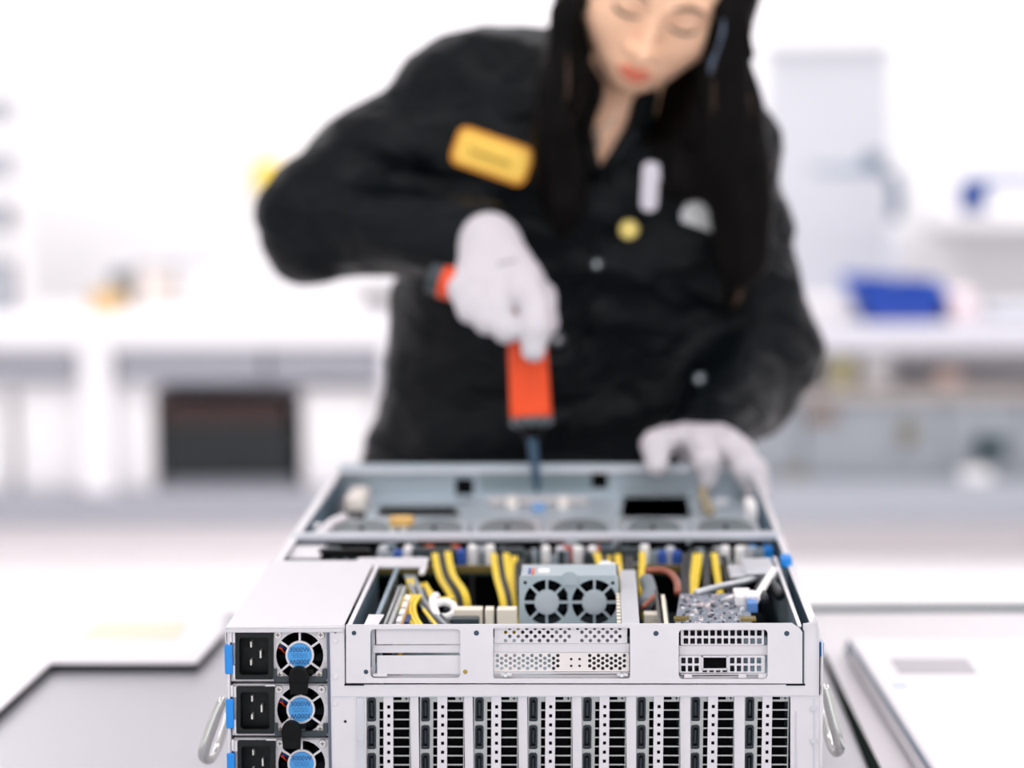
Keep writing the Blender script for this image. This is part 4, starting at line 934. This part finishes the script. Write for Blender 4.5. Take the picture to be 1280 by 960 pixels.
gx_ = vgrid([(-.45, .012), (.24, .0028), (.46, .012), .75]); gy_ = vgrid([(.76, .0035), (1.02, .008), 1.45]); gz_ = vgrid([(FL-.02, .02), (.05, .01), (.50, .0028), (.86, .01), .9])
chestm = surf('body', body, gx_, gy_, gz_, skin, PR)
# face details, laid on the skin where the photo shows them
def on_face(p, lift=.0):
    """push a point from inside the head straight out (along the face normal) to the skin"""
    p = np.array(p, float); t = .05
    for _ in range(60):
        d = sdf_at(head, p+hf*t)
        if abs(d) < 1e-4: break
        t -= d*.8
    return p+hf*(t+lift)
def lay(name, pts, r, m_, flat=None):
    s = nb(); tube(s, [tuple(on_face(HL(*q), -r_*.45)) for q, r_ in zip(pts, r)], list(r), 8); return obj(name, s, m_, chestm, smooth='all')
lip = mat('lips', (222, 104, 82), .35)
lay('upper_lip', [(-.020, .05, -.069), (-.010, .05, -.0655), (0, .05, -.067), (.010, .05, -.0655), (.020, .05, -.069)], (.0012, .0036, .0038, .0036, .0012), lip)
lay('lower_lip', [(-.018, .05, -.0715), (-.009, .05, -.0755), (0, .05, -.0765), (.009, .05, -.0755), (.018, .05, -.0715)], (.0012, .004, .0048, .004, .0012), lip)
bro = mat('brow_hair', (96, 66, 50), .7); lash = mat('lashes', (40, 24, 20), .6)
for sx in (-1, 1):
    lay('eyebrow', [(sx*.014, .05, .0185), (sx*.028, .05, .0225), (sx*.041, .045, .021), (sx*.050, .04, .016)], (.0022, .0034, .0028, .0012), bro)
    lay('eyelash', [(sx*.016, .05, -.0055), (sx*.024, .05, -.009), (sx*.033, .05, -.0102), (sx*.042, .045, -.0085), (sx*.047, .04, -.005)], (.0012, .0024, .0030, .0027, .0014), lash)
# ------------------------------------------------------------------ jacket
jp = [cap(Sr+np.array((-.01, 0, .006)), Er+np.array((.0, 0, .014)), .070, .066, .03), cap(Er, Wr, .061, .040, .03), cap(Sl, El, .064, .060, .035), cap(El, Wl, .060, .046, .03),
    cap(Sr+np.array((.03, 0, -.005)), nkb+np.array((-.035, .02, .01)), .055, .062, .02),
    cap(El, El+np.array((-.01, -.03, -.035)), .058, .058, .03),
    cap(nkb+np.array((-.03, .015, .01)), Sr+np.array((.02, 0, -.02)), .058, .055, .02), cap(nkb+np.array((.03, .01, .01)), Sl+np.array((-.02, 0, 0)), .06, .066, .05),
    cap(chest+np.array((-.045, 0, .04)), waist+np.array((-.04, 0, .0)), .155, .15, .06, .72), cap(chest+np.array((.03, 0, .0)), waist+np.array((.05, 0, .0)), .145, .15, .06, .72),
    cap(waist+np.array((-.03, 0, 0)), hip+np.array((-.065, 0, .0)), .150, .178, .06, .74), cap(waist+np.array((.03, 0, 0)), hip+np.array((.045, 0, .0)), .15, .175, .06, .74),
    cap(nkb+np.array((-.01, .02, .0)), nkb+np.array((0, .015, .035)), .075, .066, .03)]
va, vb, vc = [np.array(W(*q, Y=1.0)) for q in ((733, 105), (746, 214), (812, 105))]     # the V of the neckline
def half(p, q, side):
    n = np.array((-(q[2]-p[2]), 0, q[0]-p[0]))*side; n /= np.linalg.norm(n); return lambda x, y, z: (x-p[0])*n[0]+(z-p[2])*n[2]
h1, h2 = half(vb, va, -1), half(vb, vc, 1)
neckcut = lambda x, y, z: -smax3(h1(x, y, z), h2(x, y, z), y-(1.11))
def smax3(a, b, c): return np.maximum(np.maximum(-a, -b), c)
topcut = lambda x, y, z: z-(W(760, 92, Y=1.1)[2])+0*x+0*y
hemcut = lambda x, y, z: -(z+.12)+0*x+0*y
fold = lambda p: (noise.noise(Vector((p[0]*7+p[2]*9, p[1]*6, p[2]*16-p[0]*7+3)))*.012+noise.noise(Vector((p[0]*16, p[1]*10, p[2]*34)))*.006+noise.noise(Vector((p[0]*38+5, p[1]*30, p[2]*70)))*.0025+noise.noise(Vector((p[0]*9+p[2]*14, p[1]*8, p[2]*9-p[0]*6)))*.008)
neckin = cap(nk0, nkb+np.array((0, -.01, -.03)), .058, .062, .01)[0]
jacket = surf('jacket', jp, grid(-.42, .75, .007), grid(.8, 1.4, .007), grid(-.16, .70, .007), jk, PR, [neckcut, hemcut, lambda x, y, z: -neckin(x, y, z)], fold)
def jsd(p): return sdf_at(jp, p)
def onj(px, py, lift=0, prs=None):
    """the point of the jacket seen at a pixel"""
    d = ray(px, py); d = d/np.linalg.norm(d); t = 2.6; prs = prs or jp
    for _ in range(80):
        v = sdf_at(prs, CAM+d*t)
        if v < 2e-4: break
        t += v*.8
    return tuple(CAM+d*(t-lift))
def patch(name, pts, m_, lift, th, parent=jacket, smooth=False, prs=None):
    """little cloth piece following the jacket: fan of quads over an outline given in pixels"""
    s = nb(); cx = sum(p[0] for p in pts)/len(pts); cy = sum(p[1] for p in pts)/len(pts)
    rings = []
    for f in (1, .75, .5, .25): rings.append([(cx+(x-cx)*f, cy+(y-cy)*f) for x, y in pts])
    def layer(l): return [[s.verts.new(onj(x, y, l, prs)) for x, y in r] for r in rings]+[[s.verts.new(onj(cx, cy, l, prs))]]
    A, B = layer(lift+th), layer(lift); n = len(pts)
    for Lr, rev in ((A, 0), (B, 1)):
        for i in range(3):
            for k in range(n):
                q = (Lr[i][k], Lr[i][(k+1) % n], Lr[i+1][(k+1) % n], Lr[i+1][k]); s.faces.new(q)
        for k in range(n): s.faces.new((Lr[3][k], Lr[3][(k+1) % n], Lr[4][0]))
    for k in range(n): s.faces.new((A[0][k], A[0][(k+1) % n], B[0][(k+1) % n], B[0][k]))
    return obj(name, s, m_, parent)
def rot(pts, cx, cy, a): a = math.radians(a); return [(cx+(x-cx)*math.cos(a)-(y-cy)*math.sin(a), cy+(x-cx)*math.sin(a)+(y-cy)*math.cos(a)) for x, y in pts]
nm = rot(rrect(565, 170, 665, 220, 12, 4), 615, 195, 19)
patch('name_patch', nm, mat('patch_orange', (226, 150, 40), .7), .007, .002)
patch('patch_field', rot(rrect(570, 175, 660, 215, 9, 4), 615, 195, 19), mat('patch_yellow', (250, 206, 92), .7), .009, .0015)
emb = nb()
px = 586
for k, w_ in enumerate((10, 5, 6, 5, 7, 5, 6)):
    a = rot([(px, 196-(5 if k == 0 else 2)), (px+w_*.5, 200), (px+w_, 196)], 615, 195, 19); tube(emb, [onj(x, y, .0112) for x, y in a], .0012, 5, sub=3); px += w_+1.5
obj('embroidery', emb, mat('thread_olive', (168, 140, 40), .7), jacket)
tg = patch('white_clip', rot(rrect(802, 202, 823, 264, 9, 4), 812, 232, 3), mat('clip_white', (214, 210, 220), .45), .008, .004)
patch('white_clip', [(818, 203), (830, 208), (831, 222), (824, 226), (818, 216)], MATS['clip_white'], .008, .004)
patch('badge', [(868, 238), (886, 238), (900, 285), (892, 291), (852, 277), (851, 266)], mat('badge_white', (210, 212, 212), .45), .012, .003)
patch('badge_reel', [(868, 212), (882, 212), (884, 236), (870, 236)], mat('reel_grey', (120, 126, 130), .5), .012, .004)
s = nb(); p = onj(786, 287, .008); cyl(s, p, (p[0], p[1]-.004, p[2]), .011, .009, 20); obj('pin_button', s, mat('pin_yellow', (226, 204, 116), .35, .3), jacket, smooth=True)
for px, py, r in ((697, 424, .0085), (874, 473, .007), (746, 330, .006)):
    p = onj(px, py, .006); s = nb(); cyl(s, p, (p[0], p[1]-.003, p[2]), r, r*.8, 18); cyl(s, (p[0], p[1]-.003, p[2]), (p[0], p[1]-.004, p[2]), r*.35, seg=12, mi=1)
    obj('snap_button', s, [mat('snap_grey', (92, 100, 106), .3, .8), steel], jacket, smooth=True)
# collar and placket
s = nb()
for pts in ([(737, 118), (725, 150), (735, 190), (747, 218)], [(808, 108), (800, 150), (775, 190), (748, 220)]):
    tube(s, [onj(x, y, .004) for x, y in pts], [.016, .014, .010, .005], 8)
obj('collar', s, jk, jacket, smooth='all')
s = nb(); tube(s, [onj(x, y, .001) for x, y in ((752, 225), (742, 320), (722, 430), (715, 560))], .004, 6); obj('placket', s, jk, jacket, smooth='all')
# necklace
s = nb(); pr2 = body
tube(s, [onj(x, y, .0, pr2) for x, y in ((738, 150), (742, 158), (748, 160), (757, 156), (768, 148))], .0012, 6); tube(s, [onj(x, y, .002, pr2) for x, y in ((746, 162), (746, 172), (747, 184))], .0026, 6)
obj('necklace', s, mat('silver_chain', (220, 214, 206), .2, .6), PR)
# trousers and shoes
tr = []
for h_, k_, a_ in ((hipR, kn[0], an[0]), (hipL, kn[1], an[1])): tr += [cap(h_+np.array((0, 0, .08)), k_, .098, .07, .03), cap(k_, a_, .07, .06, .03)]
surf('trousers', tr, grid(-.1, .65, .012), grid(1.02, 1.42, .012), grid(-.86, .12, .012), mat('trouser_cloth', (30, 32, 38), .7), PR, [lambda x, y, z: -(z+.84)+0*x+0*y])
for a_ in an:
    q = [cap((a_[0], a_[1]+.02, FL+.05), (a_[0], a_[1]-.15, FL+.035), .046, .038, .03), cap((a_[0], a_[1], FL+.06), (a_[0], a_[1], FL+.1), .045, .05, .02)]
    surf('shoe', q, grid(a_[0]-.08, a_[0]+.08, .006), grid(a_[1]-.22, a_[1]+.1, .006), grid(FL-.01, FL+.14, .006), black, PR, [lambda x, y, z: -(z-FL-.001)+0*x+0*y])
# ------------------------------------------------------------------ gloves
def w3(px, py, Y): return W(px, py, Y=Y)
def finger(pts, rs, k=.006): return [cap(pts[i], pts[i+1], rs[i], rs[i+1], k) for i in range(len(pts)-1)]
g = [cap(w3(604, 294, .93), w3(609, 302, .905), .024, .026, .02), cap(w3(609, 304, .905), w3(599, 352, .865), .025, .029, .015), cap(w3(612, 304, .905), w3(622, 358, .855), .027, .029, .015), cap(w3(618, 306, .90), w3(652, 354, .862), .026, .026, .015)]
g += finger([w3(590, 340, .855), w3(577, 362, .825), w3(588, 388, .812), w3(604, 385, .845)], [.015, .0135, .0125, .010], .008)
g += finger([w3(606, 352, .845), w3(597, 378, .815), w3(609, 402, .803), w3(622, 397, .84)], [.016, .0140, .013, .010], .006)
g += finger([w3(628, 355, .842), w3(622, 388, .808), w3(633, 413, .797), w3(643, 405, .835)], [.016, .0145, .013, .010], .006)
g += finger([w3(656, 352, .85), w3(668, 385, .815), w3(669, 412, .795), w3(667, 438, .790)], [.018, .0155, .0148, .0125], .008)
g += finger([w3(640, 330, .895), w3(676, 372, .885), w3(680, 402, .868), w3(670, 425, .862)], [.018, .0155, .014, .011], .008)
wr_ = lambda p: noise.noise(Vector((p[0]*90, p[1]*70, p[2]*110)))*.0009
glR = surf('glove', g, grid(W(540, 300, Y=.9)[0], W(712, 300, Y=.8)[0], .0023), grid(.76, .98, .0023), grid(W(600, 462, Y=.8)[2], W(600, 255, Y=.98)[2], .0023), glv, PR, (), wr_)
s = nb(); 
def ong(px, py, lift=0, prs=None): return onj(px, py, lift, prs)
tube(s, [onj(x, y, .0002, g) for x, y in ((622, 331), (630, 328), (638, 327), (646, 325))], .0014, 6); obj('glove_print', s, mat('print_grey', (150, 146, 152), .7), glR)
g = [cap(w3(880, 556, .935), w3(885, 556, .905), .026, .027, .02), cap(w3(885, 556, .905), w3(862, 551, .875), .026, .020, .02), cap(w3(890, 556, .905), w3(905, 563, .878), .025, .020, .02)]
g += finger([w3(866, 548, .89), w3(842, 543, .86), w3(820, 556, .825), w3(821, 583, .806)], [.017, .0150, .0142, .0120], .010)
g += finger([w3(868, 550, .88), w3(875, 554, .848), w3(883, 576, .808), w3(885, 600, .806)], [.018, .0150, .0138, .0105], .008)
g += finger([w3(890, 552, .885), w3(914, 560, .85), w3(934, 586, .81), w3(945, 616, .806)], [.018, .0160, .0145, .0110], .008)
g += finger([w3(896, 552, .905), w3(922, 565, .875), w3(942, 590, .845), w3(950, 614, .84)], [.018, .0155, .0140, .0110], .008)
g += finger([w3(896, 558, .92), w3(920, 572, .90), w3(940, 594, .88), w3(947, 616, .875)], [.016, .0140, .0125, .0100], .008)
glL = surf('glove', g, grid(W(790, 560, Y=.84)[0], W(970, 560, Y=.9)[0], .0023), grid(.79, .98, .0023), grid(W(850, 645, Y=.82)[2], W(850, 515, Y=.98)[2], .0023), glv, PR, (), wr_)
# ------------------------------------------------------------------ hair
def strand(pts, rs, sy=.6, k=.02): return [cap(pts[i], pts[i+1], rs[i], rs[i+1], k, sy) for i in range(len(pts)-1)]
hp = [ell(HL(0, -.028, .048), (.088, .098, .09), HR, .02), ell(HL(0, -.055, -.02), (.085, .07, .09), HR, .03)]
Lk = [HL(-.045, .04, .105), HL(-.083, .018, .05), w3(709, 20, .955), w3(712, 72, .965), w3(714, 112, .97), w3(704, 155, .975), w3(703, 205, .985), w3(703, 255, .985), w3(702, 292, .985)]
hp += strand(Lk, [.02, .018, .012, .020, .031, .029, .026, .018, .007], .7)
hp += strand([HL(-.078, .0, .01), HL(-.079, -.004, -.04), w3(722, 96, .99)], [.017, .022, .026], .9)
hp += strand([HL(.078, .0, .01), HL(.079, -.004, -.04), w3(880, 100, .985)], [.017, .02, .022], .9)
hp += strand([HL(-.08, -.03, .0), w3(712, 70, 1.0), w3(716, 130, 1.01), w3(712, 190, 1.0)], [.03, .026, .024, .018], .8)
Rk = [HL(.045, .04, .105), HL(.088, .012, .05), w3(910, 25, .955), w3(903, 80, .965), w3(906, 140, .98), w3(914, 200, .99), w3(928, 260, .995), w3(928, 320, 1.0), w3(912, 385, 1.005)]
hp += strand(Rk, [.02, .018, .017, .026, .036, .037, .029, .022, .006], .6)
hp += strand([HL(.08, -.03, .0), w3(885, 90, 1.01), w3(866, 145, 1.0), w3(868, 190, 1.0)], [.032, .032, .026, .010], .7)
hp += strand([HL(.05, -.06, -.06), w3(835, 150, 1.04), w3(850, 230, 1.0)], [.045, .04, .02], .7)
facecut = ell(HL(0, .095, -.045), (.0765, .085, .135), HR)[0]
def hn(p):
    a = np.array(p)-H0; u = math.atan2(a@hx, a@hf)*14 if (a@hu) > -.02 else p[0]*160
    return noise.noise(Vector((u, p[1]*30, p[2]*6)))*.0035
hair = surf('hair', hp, grid(.18, .60, .0045), grid(.84, 1.2, .0045), grid(.28, .88, .0045), hairm, PR, [lambda x, y, z: -facecut(x, y, z)], hn)
random.seed(5); s = nb()
for K, rs, n in ((Lk[2:], [.012, .020, .031, .029, .026, .018, .007], 46), (Rk[2:], [.017, .026, .036, .037, .029, .022, .006], 80)):
    for i in range(n):
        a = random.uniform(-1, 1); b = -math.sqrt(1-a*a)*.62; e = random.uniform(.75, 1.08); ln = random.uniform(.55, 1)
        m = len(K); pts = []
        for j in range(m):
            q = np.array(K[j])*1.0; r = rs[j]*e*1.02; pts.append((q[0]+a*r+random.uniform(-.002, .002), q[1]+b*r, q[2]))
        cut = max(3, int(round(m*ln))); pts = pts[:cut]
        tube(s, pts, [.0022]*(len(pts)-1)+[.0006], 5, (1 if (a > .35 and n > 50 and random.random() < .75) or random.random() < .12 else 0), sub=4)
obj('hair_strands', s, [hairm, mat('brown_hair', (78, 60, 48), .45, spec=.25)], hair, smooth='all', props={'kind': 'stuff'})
s = nb(); tube(s, [w3(904, 24, .925), w3(903, 40, .925), w3(898, 60, .925), w3(890, 78, .927), w3(888, 92, .928)], [.0012, .0022, .001, .0026, .0014], 8)
obj('side_streak', s, mat('streak_blue_grey', (84, 98, 118), .3, .4), PR, smooth='all')  # thin blue-grey streak at the side of the hair
# ------------------------------------------------------------------ the orange driver
orr = mat('driver_orange', (238, 78, 26), .4, spec=.3)
a0 = np.array(w3(656, 372, .846)); a1 = np.array(w3(664, 522, .822)); ax = (a1-a0)/np.linalg.norm(a1-a0)
s = nb(); u_ = np.cross(ax, (0, 1, 0)); u_ /= np.linalg.norm(u_); v_ = np.cross(ax, u_)
def sec(p, w_, d_, r_=.006): return [tuple(p+u_*x+v_*y) for x, y in rrect(-w_, -d_, w_, d_, r_, 4)]
hexa(s, sec(a0, .019, .017), sec(a1, .0215, .019))
DR = thing('power_driver', 'orange pistol-grip power screwdriver held in the worker\'s right glove', 'screwdriver', tuple(a1))
obj('driver_body', s, orr, DR, smooth=True, bevel=.0015)
h1_ = np.array(w3(566, 356, .858)); h0_ = np.array(w3(652, 385, .845)); hd = (h1_-h0_)/np.linalg.norm(h1_-h0_)
s = nb(); tube(s, [tuple(h0_), tuple((h0_+h1_)/2), tuple(h1_)], .0165, 14); obj('grip', s, orr, DR, smooth=True)
s = nb(); cyl(s, tuple(h1_), tuple(h1_+hd*.012), .0175, seg=20); obj('grip_band', s, orr, DR, smooth=True)
s = nb(); cyl(s, tuple(h1_+hd*.012), tuple(h1_+hd*.026), .0175, .0155, 20); obj('grip_cap', s, teal, DR, smooth=True)
s = nb(); cyl(s, tuple(a1), tuple(a1+ax*.010), .0200, .0195, 24)
for k in range(12):
    t = 2*PI*k/12; p = a1+(u_*math.cos(t)+v_*math.sin(t))*.0202; cyl(s, tuple(p), tuple(p+ax*.008), .0022, seg=6, mi=1)
obj('torque_ring', s, [teal, mat('ring_grey', (110, 118, 124), .4)], DR, smooth=True)
s = nb(); cyl(s, tuple(a1+ax*.010), tuple(a1+ax*.022), .014, .009, 20); obj('chuck', s, black, DR, smooth=True)
a2 = np.array(w3(671, 606, .80)); s = nb(); cyl(s, tuple(a1+ax*.02), tuple(a2), .0058, .0042, 14); cyl(s, tuple(a2), tuple(a2+(a2-a1)/np.linalg.norm(a2-a1)*.008), .003, .002, 10); obj('driver_bit', s, mat('bit_blue_steel', (48, 76, 98), .35, .5), DR, smooth=True)
